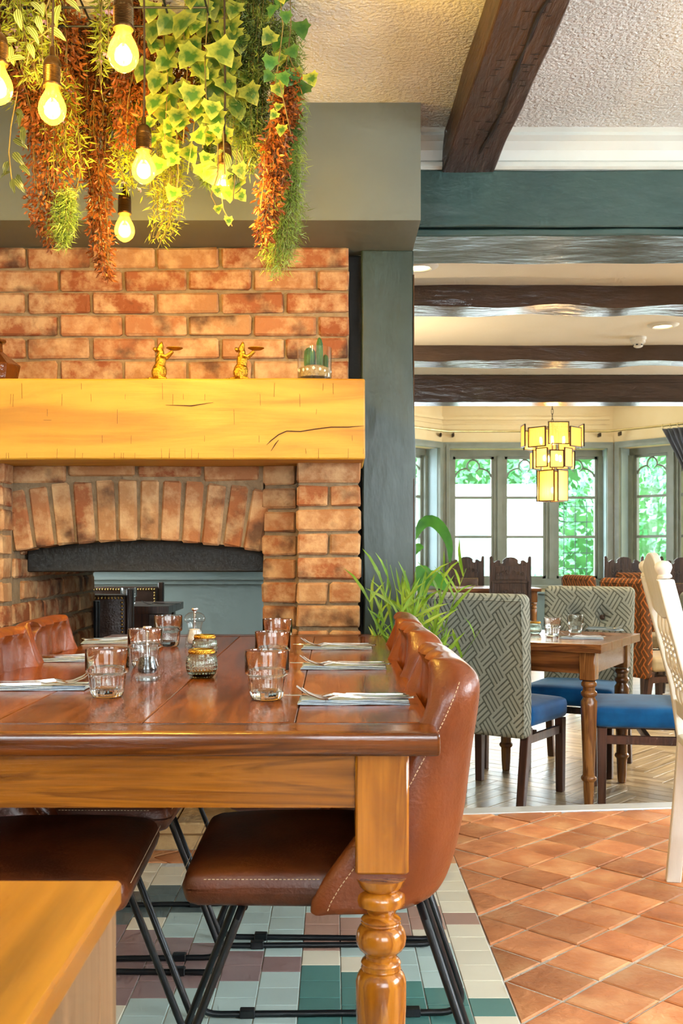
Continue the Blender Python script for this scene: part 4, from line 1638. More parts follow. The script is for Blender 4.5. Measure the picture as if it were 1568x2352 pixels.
TUM = tumbler_mesh()
G_T = 'fluted glass tumblers on the farmhouse table'
for (px, py, lab) in ((246, 1600, 'fluted glass tumbler nearest the camera on the left of the farmhouse table'),
                      (333, 1531, 'fluted glass tumbler just behind the pepper mill'),
                      (386, 1485, 'fluted glass tumbler farthest back on the left, beside the salt mill'),
                      (613, 1606, 'fluted glass tumbler nearest the camera on the right of the farmhouse table'),
                      (626, 1541, 'fluted glass tumbler second in the right-hand row'),
                      (637, 1497, 'fluted glass tumbler farthest back in the right-hand row')):
    p = on_table(px, py)
    o = link('tumbler', TUM, None, (p.x, p.y, TZ + .0005), (0, 0, R.uniform(0, 1)))
    tag(o, lab, 'glass', G_T)


def grinder(name, label, loc, fill, fillmat):
    t = thing(name, label, 'pepper mill' if 'pepper' in name else 'salt mill', loc)
    body = [(.027, 0), (.029, .002), (.029, .008), (.027, .012), (.0255, .014), (.0268, .022), (.0262, .030), (.022, .042), (.0195, .052), (.0195, .060), (.0235, .074), (.024, .077)]
    MB().lathe(body + [(.0215, .076), (.0165, .058), (.0185, .042), (.0225, .028), (.022, .018)], 32, cap=False).build('body', X['acrylic'], t, smooth=40)
    head = [(.0215, .078), (.0285, .0785), (.0305, .083), (.030, .090), (.0265, .098), (.018, .104), (.009, .106), (.0, .106)]
    hd = MB().lathe(head, 32).build('head', X['acrylic'], t, smooth=50)
    MB().lathe([(.0035, .014), (.0035, .106)], 10).build('spindle', X['steel'], t, smooth=50)
    MB().lathe([(.004, .106), (.0045, .109), (.009, .111), (.010, .115), (.009, .118), (.0, .1185)], 20).build('knob', X['steel'], hd, smooth=50)
    MB().lathe([(.0255, .0005), (.0255, .006), (.0, .006)], 24).build('grinding_base', X['acrylic'], t, smooth=50)
    MB().lathe([(.017, .016), (.0205, .022), (.020, .032), (.0165, min(.045, fill)), (.0145, fill), (.0, fill + .002)], 24).build('contents', fillmat, t, smooth=50)
    return t


p = on_table(338, 1562)
grinder('pepper_mill', 'clear acrylic pepper mill filled with black peppercorns', (p.x, p.y, TZ), .050, X['pepper'])
p = on_table(447, 1489)
grinder('salt_mill', 'clear acrylic salt mill with white salt on the farmhouse table', (p.x, p.y, TZ), .056, X['salt'])


def votive(name, label, loc, sc=1.0):
    t = thing(name, label, 'candle holder', loc)
    t.scale = (sc, sc, sc)
    out = [(.022, 0), (.026, .002), (.031, .010), (.0342, .022), (.0345, .032), (.0325, .044), (.0285, .052), (.0265, .055), (.0265, .062)]
    inn = [(.0245, .062), (.0245, .055), (.0305, .043), (.0322, .030), (.0305, .016), (.024, .009), (.0, .008)]

    def fl(k, a):
        return .0007 * math.cos(a * 28) * (1 if 2 <= k <= 6 else 0)
    MB().lathe(out + inn, 112, flute=fl).build('glass_cup', X['votive'], t, smooth=50)
    mb = MB()
    for k in range(5):                      # rows of moulded dimples
        z = .012 + k * .0085
        r = float(np.interp(z, [q[1] for q in out], [q[0] for q in out]))
        for i in range(28):
            a = 2 * PI * (i + .5 * (k % 2)) / 28
            mb.ell((r * math.cos(a), r * math.sin(a), z), (.0019, .0019, .0022), 6)
    tag(mb.build('dimples', X['votive'], t, smooth=60, fix=False), kind='stuff')
    mb = MB()
    n = 40
    for ph in (0, PI):
        mb.tube([((.0275 + .0011 * math.cos(a * 20 + ph)) * math.cos(a), (.0275 + .0011 * math.cos(a * 20 + ph)) * math.sin(a), .0575 + .0022 * math.sin(a * 20 + ph)) for a in np.linspace(0, 2 * PI, 160)[:-1]], .0018, n=6, closed=True)
    mb.lathe([(.0268, .0535), (.0282, .054), (.0282, .0555), (.0268, .056)], 48, cap=False)
    mb.lathe([(.0268, .0605), (.0282, .061), (.0278, .0635), (.0262, .0635)], 48, cap=False)
    mb.build('rope_rim', X['gold'], t, smooth=60)
    return t


p = on_table(463, 1556)
votive('tealight_holder', 'dimpled pale green glass tealight holder with gold rope rim, nearer one', (p.x, p.y, TZ))
p = on_table(470, 1511)
votive('tealight_holder', 'dimpled glass tealight holder with gold rope rim, in front of the salt mill', (p.x, p.y, TZ), .97)


def fork_mesh():
    mb = MB()
    # handle along +x, tines toward -x and rising
    path = [(.105, 0, .0035), (.09, 0, .0032), (.05, 0, .0028), (.0, 0, .0045), (-.03, 0, .0075), (-.045, 0, .0045), (-.055, 0, .0018)]
    wid = [.0075, .0085, .0062, .0038, .0033, .0055, .0115]
    th = [.0014, .0014, .0016, .0018, .0018, .0015, .0012]
    vs, fs = [], []
    for (x, y, z), w, t in zip(path, wid, th):
        vs += [(x, -w, z - t), (x, w, z - t), (x, w * .8, z + t), (x, -w * .8, z + t)]
    m = len(path)
    for k in range(m - 1):
        for i in range(4):
            j = (i + 1) % 4
            fs.append((k * 4 + i, k * 4 + j, (k + 1) * 4 + j, (k + 1) * 4 + i))
    fs += [(0, 1, 2, 3), tuple((m - 1) * 4 + i for i in (3, 2, 1, 0))]
    mb.add(vs, fs)
    mb.ell((.104, 0, .0035), (.007, .0078, .0018), 10)
    for i in range(4):
        y = -.0096 + i * .0064
        mb.tube([(-.052, y, .0018), (-.068, y, .004), (-.088, y, .0125), (-.100, y, .0215)], [.0019, .0018, .0016, .0008], n=6)
    return mb.mesh('fork', X['steel'], smooth=45)


def knife_mesh():
    mb = MB()
    path = [(.105, .0035, .0075), (.09, .0035, .0082), (.05, .0035, .0066), (.0, .004, .005), (-.012, .0035, .0062), (-.03, .0025, .0095), (-.08, .0022, .0095), (-.105, .002, .0075), (-.118, .0018, .001)]
    vs, fs = [], []
    for i, (x, z, w) in enumerate(path):
        t = .0022 if x > -.01 else .0009
        vs += [(x, -w, z - t), (x, w, z - t), (x, w * .85, z + t), (x, -w * .85, z + t)]
    m = len(path)
    for k in range(m - 1):
        for i in range(4):
            j = (i + 1) % 4
            fs.append((k * 4 + i, k * 4 + j, (k + 1) * 4 + j, (k + 1) * 4 + i))
    fs += [(0, 1, 2, 3), tuple((m - 1) * 4 + i for i in (3, 2, 1, 0))]
    mb.add(vs, fs)
    mb.ell((.104, 0, .0035), (.008, .007, .0022), 10)
    return mb.mesh('knife', X['steel'], smooth=45)


def napkin_mesh():
    """folded linen: stacked layers with a rolled fold along the near edge"""
    mb = MB()
    for k in range(4):
        z = .0006 + .0022 * k

        def f(x, y, zz, k=k):
            return (x + .0015 * math.sin(y * 60 + k), y + .001 * math.sin(x * 40 + k), zz + .0006 * math.sin(x * 50 + k * 2) + (.0035 * max(0, -x - .09) / .02 if False else 0))
        mb.rbox(0, 0, z + .0008, .205 - .003 * k, .072 - .002 * k, .0021, .001, n=8, fn=f)
    return mb.mesh('napkin', X['napkin'], smooth=50)


FORK, KNIFE, NAP = fork_mesh(), knife_mesh(), napkin_mesh()


def setting(loc, rz, where, gsuf, n=3, ztop=TZ):
    """napkin with cutlery laid on it; every piece is a thing of its own"""
    x, y, z = loc
    c, s = math.cos(rz), math.sin(rz)

    def put(me, name, dx, dy, dz, drz, label, cat, grp):
        o = link(name, me, None, (x + dx * c - dy * s, y + dx * s + dy * c, z + dz), (0, 0, rz + drz))
        tag(o, label, cat, grp)
        return o
    put(NAP, 'napkin', 0, 0, .0003, 0, 'folded blue-grey linen napkin, ' + where, 'napkin', 'napkins ' + gsuf)
    put(FORK, 'fork', .004, -.022, .0094, .05, 'steel fork lying on the napkin, ' + where, 'fork', 'forks ' + gsuf)
    if n > 2:
        put(FORK, 'fork', -.006, .001, .0094, -.02, 'steel fork mid-napkin, ' + where, 'fork', 'forks ' + gsuf)
    put(KNIFE, 'knife', -.012, .024, .0094, -.03, 'steel knife lying on the napkin, ' + where, 'knife', 'knives ' + gsuf)


gs = 'on the farmhouse table'
setting(on_table(812, 1614), 0.02, 'nearest place on the right of the farmhouse table', gs)
setting(on_table(789, 1535), 0.01, 'middle place on the right of the farmhouse table', gs)
setting(on_table(774, 1490), 0.0, 'farthest place on the right of the farmhouse table', gs)
setting(on_table(88, 1582), PI + .02, 'nearest place on the left of the farmhouse table', gs)
setting(on_table(178, 1518), PI, 'middle place on the left of the farmhouse table', gs)
setting(on_table(268, 1477), PI, 'farthest place on the left of the farmhouse table', gs)

# ================================================================ MANTEL ORNAMENTS
def mouse(name, label, loc):
    t = thing(name, label, 'figurine', loc)
    mb = MB()
    mb.ell((0, 0, .030), (.026, .024, .031), 16)
    mb.ell((-.006, .014, .024), (.020, .013, .022), 14)
    mb.ell((-.006, -.014, .024), (.020, .013, .022), 14)
    mb.ell((.004, 0, .066), (.019, .017, .032), 16)
    mb.ell((.004, 0, .094), (.013, .012, .016), 14)
    mb.tube([(-.001, 0, .100), (.003, 0, .110), (.006, 0, .120), (.007, 0, .129), (.007, 0, .132)], [.0115, .0115, .0085, .0045, .002], n=12)
    for s in (-1, 1):
        mb.tube([(-.006, s * .008, .106), (-.014, s * .013, .104), (-.019, s * .016, .106)], [.003, .0075, .0045], n=8)
        mb.tube([(.010, s * .015, .083), (.022, s * .017, .078), (.036, s * .011, .090), (.046, s * .008, .1)], [.0075, .006, .005, .0048], n=10)
        mb.tube([(.0, s * .016, .006), (.018, s * .016, .005), (.028, s * .016, .004)], [.008, .006, .004], n=8)
    o = mb.build('body', X['goldm'], t, smooth=80)
    r = o.modifiers.new('merge', 'REMESH')
    r.mode, r.voxel_size, r.use_smooth_shade = 'VOXEL', .0022, True
    MB().tube([(-.018, 0, .010), (-.035, .004, .006), (-.052, .006, .0045), (-.058, .0, .004), (-.045, -.012, .004)], [.0045, .004, .003, .0025, .0015], n=8).build('tail', X['goldm'], t, smooth=60)
    MB().lathe([(.001, .1005), (.012, .101), (.020, .103), (.0285, .1075), (.0285, .109), (.020, .1055), (.014, .105), (.0135, .109), (.0, .110)], 24, M=Tm(.052, 0, .002)).build('tray', X['goldm'], t, smooth=50)
    return t


MO = 'gold figurines on the mantel'
q = W(366, 868, 3.585)
tag(mouse('mouse_figurine', 'gold mouse waiter figurine holding a tray, the left one on the oak mantel', (q.x, 3.585, MZ1 + .001)), group=MO)
q = W(553, 868, 3.585)
tag(mouse('mouse_figurine', 'gold mouse waiter figurine holding a tray, the right one on the oak mantel', (q.x, 3.585, MZ1 + .001)), group=MO)

q = W(722, 868, 3.605)
te = thing('cactus_terrarium', 'glass cylinder terrarium with cacti, gravel and white pebbles on the mantel', 'terrarium', (q.x, 3.605, MZ1 + .001))
RT = .0595
MB().lathe([(RT, 0), (RT, .113), (RT - .0022, .113), (RT - .0022, .010), (.0, .010)], 48).build('glass_cylinder', X['acrylic'], te, smooth=50)
MB().lathe([(RT - .0035, .0105), (RT - .0035, .042), (.03, .052), (.0, .056)], 32).build('gravel', X['sand'], te, smooth=50)
for i in range(9):
    a = -PI * .95 + i * PI * .9 / 8 + R.uniform(-.1, .1)
    MB().ell(((RT - .006) * math.cos(a), (RT - .006) * math.sin(a), .024 + R.uniform(-.008, .016)), (.006, .004, R.uniform(.005, .009)), 10).build('pebble', X['pebble'], te, smooth=70)


def cactus(loc, h, r, ribs):
    prof = [(r * .7, 0), (r * .95, h * .15), (r, h * .5), (r * .92, h * .8), (r * .6, h * .94), (r * .2, h)]
    mb = MB().lathe(prof, ribs * 6, M=Tm(*loc), flute=lambda k, a: -.18 * r * (.5 - .5 * math.cos(a * ribs)) * (1 if k < 5 else .2))
    return mb


cactus((.017, .0, .045), .105, .0125, 7).build('tall_cactus', X['cactus'], te, smooth=60)
cactus((-.017, .005, .045), .072, .021, 9).build('round_cactus', X['cactus'], te, smooth=60)
cactus((.038, .014, .044), .05, .010, 7).build('small_cactus', X['cactus'], te, smooth=60)

q = W(-14, 870, 3.62)
bo = thing('amber_bottle', 'dark amber glass bottle with square shoulders at the left end of the mantel', 'bottle', (q.x, 3.62, MZ1 + .001))
MB().lathe([(.078, 0), (.082, .004), (.092, .052), (.091, .056), (.038, .098), (.031, .104), (.030, .122), (.030, .132), (.042, .136), (.043, .141), (.041, .145), (.0, .145)], 8).build('body', X['amber'], bo, smooth=20)

# ================================================================ PENDANT BULBS
def bulb_meshes():
    r = .0315
    z0 = 0.0                                    # bulb centre at z = 0
    prof = [(.0, -.0335), (.006, -.033), (.016, -.0275), (.0255, -.0185), (.0305, -.007), (.0315, .002), (.0300, .013), (.0255, .025), (.0195, .036), (.0155, .045), (.0145, .052), (.0142, .056)]
    glass = MB().lathe(prof, 32, cap=False).mesh('bulb', X['bulbglass'], smooth=60)
    fil = MB()
    for i in range(6):
        a = 2 * PI * i / 6
        fil.tube([(.0075 * math.cos(a), .0075 * math.sin(a), -.012), (.0095 * math.cos(a), .0095 * math.sin(a), .002), (.0065 * math.cos(a), .0065 * math.sin(a), .015)], .0026, n=6)
    fil = fil.mesh('filament', X['filament'], smooth=60)
    stem = MB().lathe([(.0, .014), (.0022, .015), (.0025, .03), (.006, .04), (.009, .054)], 12).mesh('glass_stem', X['bulbglass'], smooth=60)
    hold = [(.0155, .052), (.0205, .0525), (.0215, .055), (.0215, .058), (.0195, .059)]
    for i in range(11):
        z = .0605 + i * .0034
        hold += [(.0205, z), (.0195, z + .0017)]
    hold += [(.0200, .0985), (.0195, .106), (.0165, .114), (.011, .120), (.0062, .122), (.006, .140), (.0042, .143), (.0, .1432)]
    hm = MB().lathe(hold, 28).mesh('lampholder', X['bronze'], smooth=35)
    return glass, fil, stem, hm


BG, BF, BS, BH = bulb_meshes()
PEND = [(283, 128, 'pendant bulb highest in the photo, in front of the rust foliage'),
        (120, 253, 'pendant bulb on the left, in front of the rust foliage'),
        (330, 393, 'pendant bulb hanging before the yellow-green foliage'),
        (286, 531, 'lowest pendant bulb in the photo, hanging before the chimney breast'),
        (515, 428, 'pendant bulb hidden behind ivy leaves and striped leaves'),
        (-4, 205, 'pendant bulb cut by the left edge of the photo')]
for (px, py, lab) in PEND:
    Y = 1.005 * F / (CY - py)
    x, z = (px - CX) * Y / F, H + 1.005
    t = thing('pendant_bulb', 'glowing ' + lab, 'lamp', (x, Y, z), group='filament bulbs hanging among the plants')
    gl = link('bulb', BG, t)
    link('filament', BF, gl)
    link('glass_stem', BS, gl)
    link('lampholder', BH, t)
    MB().tube([(0, 0, .142), (.002, 0, .25), (0, 0, CZ - z)], .0028, n=6).build('flex', X['cord'], t)
    MB().lathe([(.03, CZ - z - .012), (.033, CZ - z - .006), (.033, CZ - z), (.0, CZ - z)], 20).build('ceiling_rose', X['bronze'], t, smooth=40)
    pl_ = point('bulb_light', (x, Y, z), BULB_W, (1.0, .64, .13), .027)

# ================================================================ HANGING PLANTS
pf = thing('planter_grid', 'dark wire grid under the ceiling that carries the hanging plants', 'planter', (-.62, 2.9, 2.50))
for i in range(9):
    MB().tube([(-.60, -.40 + i * .1, 0), (.28, -.40 + i * .1, 0)], .003, n=6).build('wire', X['blacksteel'], pf)
for i in range(9):
    MB().tube([(-.60 + i * .11, -.4, .004), (-.60 + i * .11, .4, .004)], .003, n=6).build('wire', X['blacksteel'], pf)
for sx in (-.55, .25):
    for sy in (-.35, .35):
        MB().tube([(sx, sy, 0), (sx, sy, CZ - 2.50)], .004, n=6).build('hanger', X['blacksteel'], pf)

NEEDLE_V = [(0, -.06, 0), (0, .06, 0), (1, 0, .08)]
NEEDLE_F = [(0, 1, 2)]
SM_V = [(0, 0, 0), (.35, .17, .05), (.75, .14, .03), (1, 0, -.06), (.75, -.14, .03), (.35, -.17, .05), (.5, 0, 0)]
SM_F = [(0, 6, 1), (1, 6, 2), (2, 6, 3), (3, 6, 4), (4, 6, 5), (5, 6, 0)]
NAR_V = [(0, 0, 0), (.4, .085, .03), (1, 0, .0), (.4, -.085, .03)]
NAR_F = [(0, 3, 2), (0, 2, 1)]


def spine(pts, Y):
    """pts: (px, py, halfwidth px) from top to bottom"""
    P = []
    for (x, y, w) in pts:
        p = W(x, y, Y)
        P.append((p.x, p.y, p.z, w * Y / F))
    return np.array(P)


def bunch(name, label, cat, group, pts, Y, n, kind, seed, mat=None, stems=10, depth=1.0, flowers=0, size=None):
    rs = np.random.RandomState(seed)
    n = int(n * {'rust': 3.4, 'narrow': 2.2, 'needle': 2.6}[kind])
    stems = int(stems * 1.4)
    S = spine(pts, Y)
    top = Vector(S[0][:3])
    t = thing(name, label, cat, (top.x, top.y, top.z), group=group)
    L = np.r_[0, np.cumsum(np.linalg.norm(np.diff(S[:, :3], axis=0), axis=1))]
    # strand paths inside the bunch
    paths = []
    for k in range(stems):
        a, rr = rs.uniform(0, 2 * PI), math.sqrt(rs.uniform(.05, 1))
        end = L[-1] * (rs.uniform(.82, 1.0) if kind == 'needle' else rs.uniform(.5, 1.0))
        pp = []
        for s in np.linspace(0, end, 9):
            c = np.array([np.interp(s, L, S[:, i]) for i in range(4)])
            wob = .12 * math.sin(s * 14 + k)
            pp.append((c[0] + c[3] * (rr * math.cos(a) + wob) * .8, c[1] + c[3] * depth * rr * math.sin(a) * .8, c[2]))
        paths.append(np.array(pp) - np.array(top))
    mb = MB()
    for pp in paths:
        mb.tube([Vector(p) for p in pp], .0011 if kind != 'needle' else .0009, n=4)
    tag(mb.build('stems', X['stem'], t, fix=False), kind='stuff')
    # leaves along the strands
    pos, dr = [], []
    for i in range(n):
        pp = paths[rs.randint(len(paths))]
        u = rs.uniform(0, 8)
        k = min(7, int(u))
        f = u - k
        p = pp[k] * (1 - f) + pp[k + 1] * f
        s = u / 8 * L[-1]
        wloc = np.interp(s, L, S[:, 3])
        a = rs.uniform(0, 2 * PI)
        out = np.array([math.cos(a), math.sin(a) * depth, 0])
        spread = wloc * (.55 if kind != 'needle' else .75)
        if kind == 'rust' and rs.uniform() < .35:
            cc = np.array([np.interp(s, L, S[:, q_]) for q_ in range(3)]) - np.array(top)
            q = cc + out * wloc * math.sqrt(rs.uniform()) + np.array([0, 0, rs.normal(0, .01)])
        else:
            q = p + out * spread * abs(rs.normal(0, .55)) + np.array([0, 0, rs.normal(0, .008)])
        pos.append(q)
        down = {'rust': -.65, 'narrow': -.35, 'needle': -.5}.get(kind, -.6)
        dr.append(out * rs.uniform(.3, 1.1) + rs.normal(0, .35, 3) + np.array([0, 0, down + rs.normal(0, .5)]))
    sz = size or {'rust': .0195, 'narrow': .028, 'needle': .024}[kind]
    tv, tf = {'rust': (SM_V, SM_F), 'narrow': (NAR_V, NAR_F), 'needle': (NEEDLE_V, NEEDLE_F)}[kind]
    v, f = leafcloud(tv, tf, pos, dr, rs.uniform(sz * .6, sz * 1.25, n), seed=seed + 5)
    mb = MB()
    mb.v, mb.f = v, f
    o = mb.build('leaves', mat, t, fix=False)
    tag(o, kind='stuff')
    if flowers:
        for k in range(flowers):
            p = Vector(pos[rs.randint(n)])
            link('flower', FLW, t, p, (rs.uniform(-.5, .5), rs.uniform(2.4, 3.6), rs.uniform(0, 6)))
    return t


mb = MB()
for i in range(5):
    a = 2 * PI * i / 5
    ca, sa = math.cos(a), math.sin(a)
    def rp(x, y, z):
        return (x * ca - y * sa, x * sa + y * ca, z)
    mb.add([rp(0, 0, 0), rp(.006, .0035, .006), rp(.0115, 0, .008), rp(.006, -.0035, .006)], [(0, 1, 2, 3)])
FLW = mb.mesh('flower', X['petal'], smooth=60)

GR = 'rust-leaved trailing plants'
b_ = bunch
b_('rust_vine', 'rust-leaved trailing plant hanging at the far left, tapering before the chimney breast', 'plant', GR,
   [(120, -60, 70), (110, 120, 80), (115, 320, 62), (118, 430, 58), (105, 500, 40), (115, 555, 20)], 2.95, 1500, 'rust', 11, X['leafbrown'], 26)
b_('rust_vine', 'rust-leaved trailing plant hanging lowest, left of the lowest bulb', 'plant', GR,
   [(235, -40, 60), (235, 150, 72), (220, 330, 50), (228, 420, 28), (226, 520, 26), (235, 590, 24), (248, 635, 10)], 3.10, 1500, 'rust', 12, X['leafbrown'], 26)
b_('rust_vine', 'slim rust-leaved strand on the right, beside the green needle fronds', 'plant', GR,
   [(660, 170, 25), (655, 260, 28), (630, 330, 30), (625, 420, 34), (610, 500, 28), (605, 560, 12)], 2.92, 700, 'rust', 13, X['leafbrown'], 14)
b_('rust_vine', 'dense rust foliage behind the highest bulb', 'plant', GR,
   [(320, -60, 60), (325, 60, 62), (320, 160, 55), (300, 260, 40), (290, 330, 20)], 2.98, 1000, 'rust', 14, X['leafbrown'], 22)
b_('rust_vine', 'dense rust foliage at the upper left edge behind the pale leaves', 'plant', GR,
   [(25, -60, 60), (30, 60, 65), (50, 160, 55), (80, 240, 40), (90, 300, 20)], 2.9, 900, 'rust', 15, X['leafbrown'], 20)
b_('rust_vine', 'dark rust foliage in the middle behind the left-hand bulbs', 'plant', GR,
   [(185, -60, 70), (190, 80, 80), (185, 200, 70), (180, 320, 40), (200, 400, 24)], 3.2, 1200, 'rust', 16, X['leafbrown'], 22)
GY = 'yellow-green flowering trailing plants'
b_('flowering_vine', 'yellow-green trailing plant with lilac flowers hanging low right of the lowest bulb', 'plant', GY,
   [(375, 180, 50), (380, 300, 55), (385, 420, 52), (385, 500, 48), (365, 550, 30), (355, 578, 12)], 3.12, 950, 'narrow', 21, X['leafgold'], 22, flowers=26)
b_('flowering_vine', 'yellow-green trailing plant with lilac flowers below the left bulb', 'plant', GY,
   [(140, 180, 40), (140, 300, 52), (150, 390, 46), (155, 450, 24)], 2.95, 520, 'narrow', 22, X['leafgold'], 14, flowers=10)
b_('flowering_vine', 'yellow-green trailing plant with lilac flowers around the middle bulb', 'plant', GY,
   [(300, 190, 40), (310, 280, 48), (300, 380, 40), (310, 450, 18)], 3.06, 520, 'narrow', 23, X['leafgold'], 14, flowers=10)
b_('flowering_vine', 'yellow-green trailing plant with lilac flowers at the upper left corner', 'plant', GY,
   [(70, -50, 60), (70, 40, 62), (80, 130, 55), (100, 220, 34)], 2.75, 520, 'narrow', 24, X['leafgold'], 14, flowers=14)
b_('flowering_vine', 'yellow-green trailing sprigs beside the flex of the highest bulb', 'plant', GY,
   [(240, -40, 18), (240, 60, 22), (240, 150, 24), (245, 230, 14)], 2.7, 170, 'narrow', 25, X['leafgold'], 6, flowers=6)
GN = 'needle-leaved trailing plants'
b_('needle_fern', 'dense green needle-leaved plant between the ivy and the ceiling edge', 'plant', GN,
   [(590, -60, 55), (585, 80, 52), (580, 200, 48), (570, 300, 48), (580, 360, 34), (560, 400, 16)], 2.95, 5200, 'needle', 31, X['leafneedle'], 30)
b_('needle_fern', 'long green needle-leaved tail hanging lowest on the right', 'plant', GN,
   [(650, 60, 34), (665, 200, 32), (668, 300, 26), (662, 400, 26), (658, 480, 30), (648, 550, 44), (640, 610, 38), (636, 645, 14)], 3.02, 5200, 'needle', 32, X['leafneedle2'], 30)
b_('needle_fern', 'small light green needle sprig at the foot of the left rust plant', 'plant', GN,
   [(150, 440, 14), (145, 500, 26), (138, 545, 20), (140, 568, 6)], 2.9, 800, 'needle', 33, X['leafneedle2'], 10)
b_('needle_fern', 'small dark needle sprig near the hidden bulb', 'plant', GN,
   [(480, 330, 12), (472, 390, 16), (474, 425, 6)], 3.05, 400, 'needle', 34, X['leafneedle'], 6)

b_('rust_vine', 'dark rust foliage behind the large ivy', 'plant', GR,
   [(420, -60, 70), (425, 60, 70), (420, 160, 62), (410, 250, 40), (400, 310, 20)], 3.12, 900, 'rust', 17, X['leafbrown'], 18)
b_('needle_fern', 'green needle-leaved plant behind the large ivy', 'plant', GN,
   [(505, -60, 60), (505, 60, 58), (500, 160, 50), (490, 260, 40), (480, 330, 18)], 3.1, 3200, 'needle', 35, X['leafneedle'], 22)
b_('flowering_vine', 'yellow-green trailing plant filling the left side below the pale striped leaves', 'plant', GY,
   [(30, 80, 45), (45, 150, 50), (60, 230, 40), (70, 300, 18)], 2.95, 420, 'narrow', 26, X['leafgold'], 12, flowers=6)

# ivy: individual variegated leaves on stems
def IVY(name, mid, edge):
    """ivy leaf: green centre, pale rim (distance from leaf base in its own frame)"""
    m, nt, b, nd, lk = new_mat(name)
    tc = nd.new('ShaderNodeTexCoord')
    ln = nd.new('ShaderNodeVectorMath')
    ln.operation = 'LENGTH'
    mp = nd.new('ShaderNodeMapping')
    mp.inputs['Location'].default_value = (-.45, 0, 0)
    lk.new(tc.outputs['Object'], mp.inputs[0])
    lk.new(mp.outputs[0], ln.inputs[0])
    nz = nd.new('ShaderNodeTexNoise')
    nz.inputs['Scale'].default_value = 5
    lk.new(tc.outputs['Object'], nz.inputs['Vector'])
    f = math_node(nd, lk, 'ADD', ln.outputs['Value'], math_node(nd, lk, 'MULTIPLY', math_node(nd, lk, 'SUBTRACT', nz.outputs['Fac'], .5), .5))
    rp = ramp(nd, [(.18, mid), (.34, tuple((a + c) / 2 for a, c in zip(mid, edge))), (.52, edge)])
    lk.new(f, rp.inputs[0])
    oi = nd.new('ShaderNodeObjectInfo')
    hs = nd.new('ShaderNodeHueSaturation')
    mr = nd.new('ShaderNodeMapRange')
    mr.inputs['To Min'].default_value, mr.inputs['To Max'].default_value = .75, 1.2
    lk.new(oi.outputs['Random'], mr.inputs['Value'])
    lk.new(mr.outputs[0], hs.inputs['Value'])
    lk.new(rp.outputs[0], hs.inputs['Color'])
    lk.new(hs.outputs[0], b.inputs['Base Color'])
    b.inputs['Roughness'].default_value = .4
    tr = nd.new('ShaderNodeBsdfTranslucent')
    lk.new(hs.outputs[0], tr.inputs[0])
    mx = nd.new('ShaderNodeMixShader')
    mx.inputs[0].default_value = .35
    lk.new(b.outputs[0], mx.inputs[1])
    lk.new(tr.outputs[0], mx.inputs[2])
    lk.new(mx.outputs[0], nd['Material Output'].inputs['Surface'])
    return m


X['ivy'] = IVY('variegated_ivy', hx('3f6a24'), hx('b3b84a'))
X['ivyg'] = IVY('green_ivy', hx('2f6a2a'), hx('5f8a3c'))


def ivy_mesh(mat, seed):
    rs = random.Random(seed)
    out = [(0, 0), (.02, .22), (-.10, .40), (.18, .40), (.34, .56), (.50, .36), (.72, .28), (1.02, 0)]
    out = [(x + rs.uniform(-.03, .03), y * rs.uniform(.92, 1.08)) for x, y in out]
    out[0], out[-1] = (0, 0), (1.0, 0)
    vs, fs = [], []
    for sgn in (1, -1):
        o = len(vs)
        pts = out
        for (x, y) in pts:
            vs.append((x, sgn * y, .10 * y + .06 * math.sin(x * 3) - .12 * x * x))
        mid = [(.0, 0), (.12, 0), (.3, 0), (.5, 0), (.75, 0), (1.0, 0)]
        m0 = len(vs)
        for (x, y) in mid:
            vs.append((x, 0, .06 * math.sin(x * 3) - .12 * x * x - .012))
        F_ = [(o + 1, o + 2, m0 + 1), (o + 0, o + 1, m0 + 1), (o + 2, o + 3, m0 + 1), (o + 3, m0 + 2, m0 + 1), (o + 3, o + 4, o + 5), (o + 3, o + 5, m0 + 2), (o + 5, m0 + 3, m0 + 2),
              (o + 5, o + 6, m0 + 3), (o + 6, m0 + 4, m0 + 3), (o + 6, o + 7, m0 + 4)]
        fs += F_ if sgn > 0 else [tuple(reversed(f)) for f in F_]
    mb = MB()
    mb.add(vs, fs)
    return mb.mesh('leaf', mat, smooth=60)


IV = [ivy_mesh(X['ivy'], s) for s in (1, 2, 3)]
IG = [ivy_mesh(X['ivyg'], s) for s in (4, 5)]


def ivy_plant(name, label, cat, group, strands, Y, seed, meshes, big, spacing, spread):
    """strands: list of px paths; leaves alternate along them facing the room"""
    rs = random.Random(seed)
    top = W(*strands[0][0], Y)
    t = thing(name, label, cat, top, group=group)
    sm = MB()
    for st in strands:
        yy = Y + rs.uniform(-.12, .12)
        pts = [W(x, y, yy) - top for x, y in st]
        sm.tube(pts, .0016, n=5)
        acc = 0
        for a, b in zip(pts, pts[1:]):
            l = (b - a).length
            n = max(1, int(l / spacing))
            for k in range(n):
                p = a.lerp(b, (k + rs.random() * .6) / n)
                s = rs.choice((-1, 1))
                off = Vector((s * rs.uniform(.2, 1) * spread, rs.uniform(-.05, .03), rs.uniform(-.02, .01)))
                me = rs.choice(meshes)
                o = link('leaf', me, t, p + off)
                hgt = (p.z + top.z)
                sc = big * rs.uniform(.65, 1.15) * (1.0 if hgt > 2.25 else .8 if hgt > 2.0 else .62)
                o.scale = (sc, sc, sc)
                # leaf tip points down and outward, upper face towards the room
                d = Vector((s * rs.uniform(0, .8), rs.uniform(-.5, .0), -1)).normalized()
                nrm = Vector((rs.uniform(-.5, .5), -1, rs.uniform(-.1, .6)))
                nrm = (nrm - d * nrm.dot(d)).normalized()
                yv = nrm.cross(d)
                o.rotation_euler = Matrix((d, yv, nrm)).transposed().to_euler()
    sm.build('stem', X['stem'], t, smooth=60, fix=False)
    return t


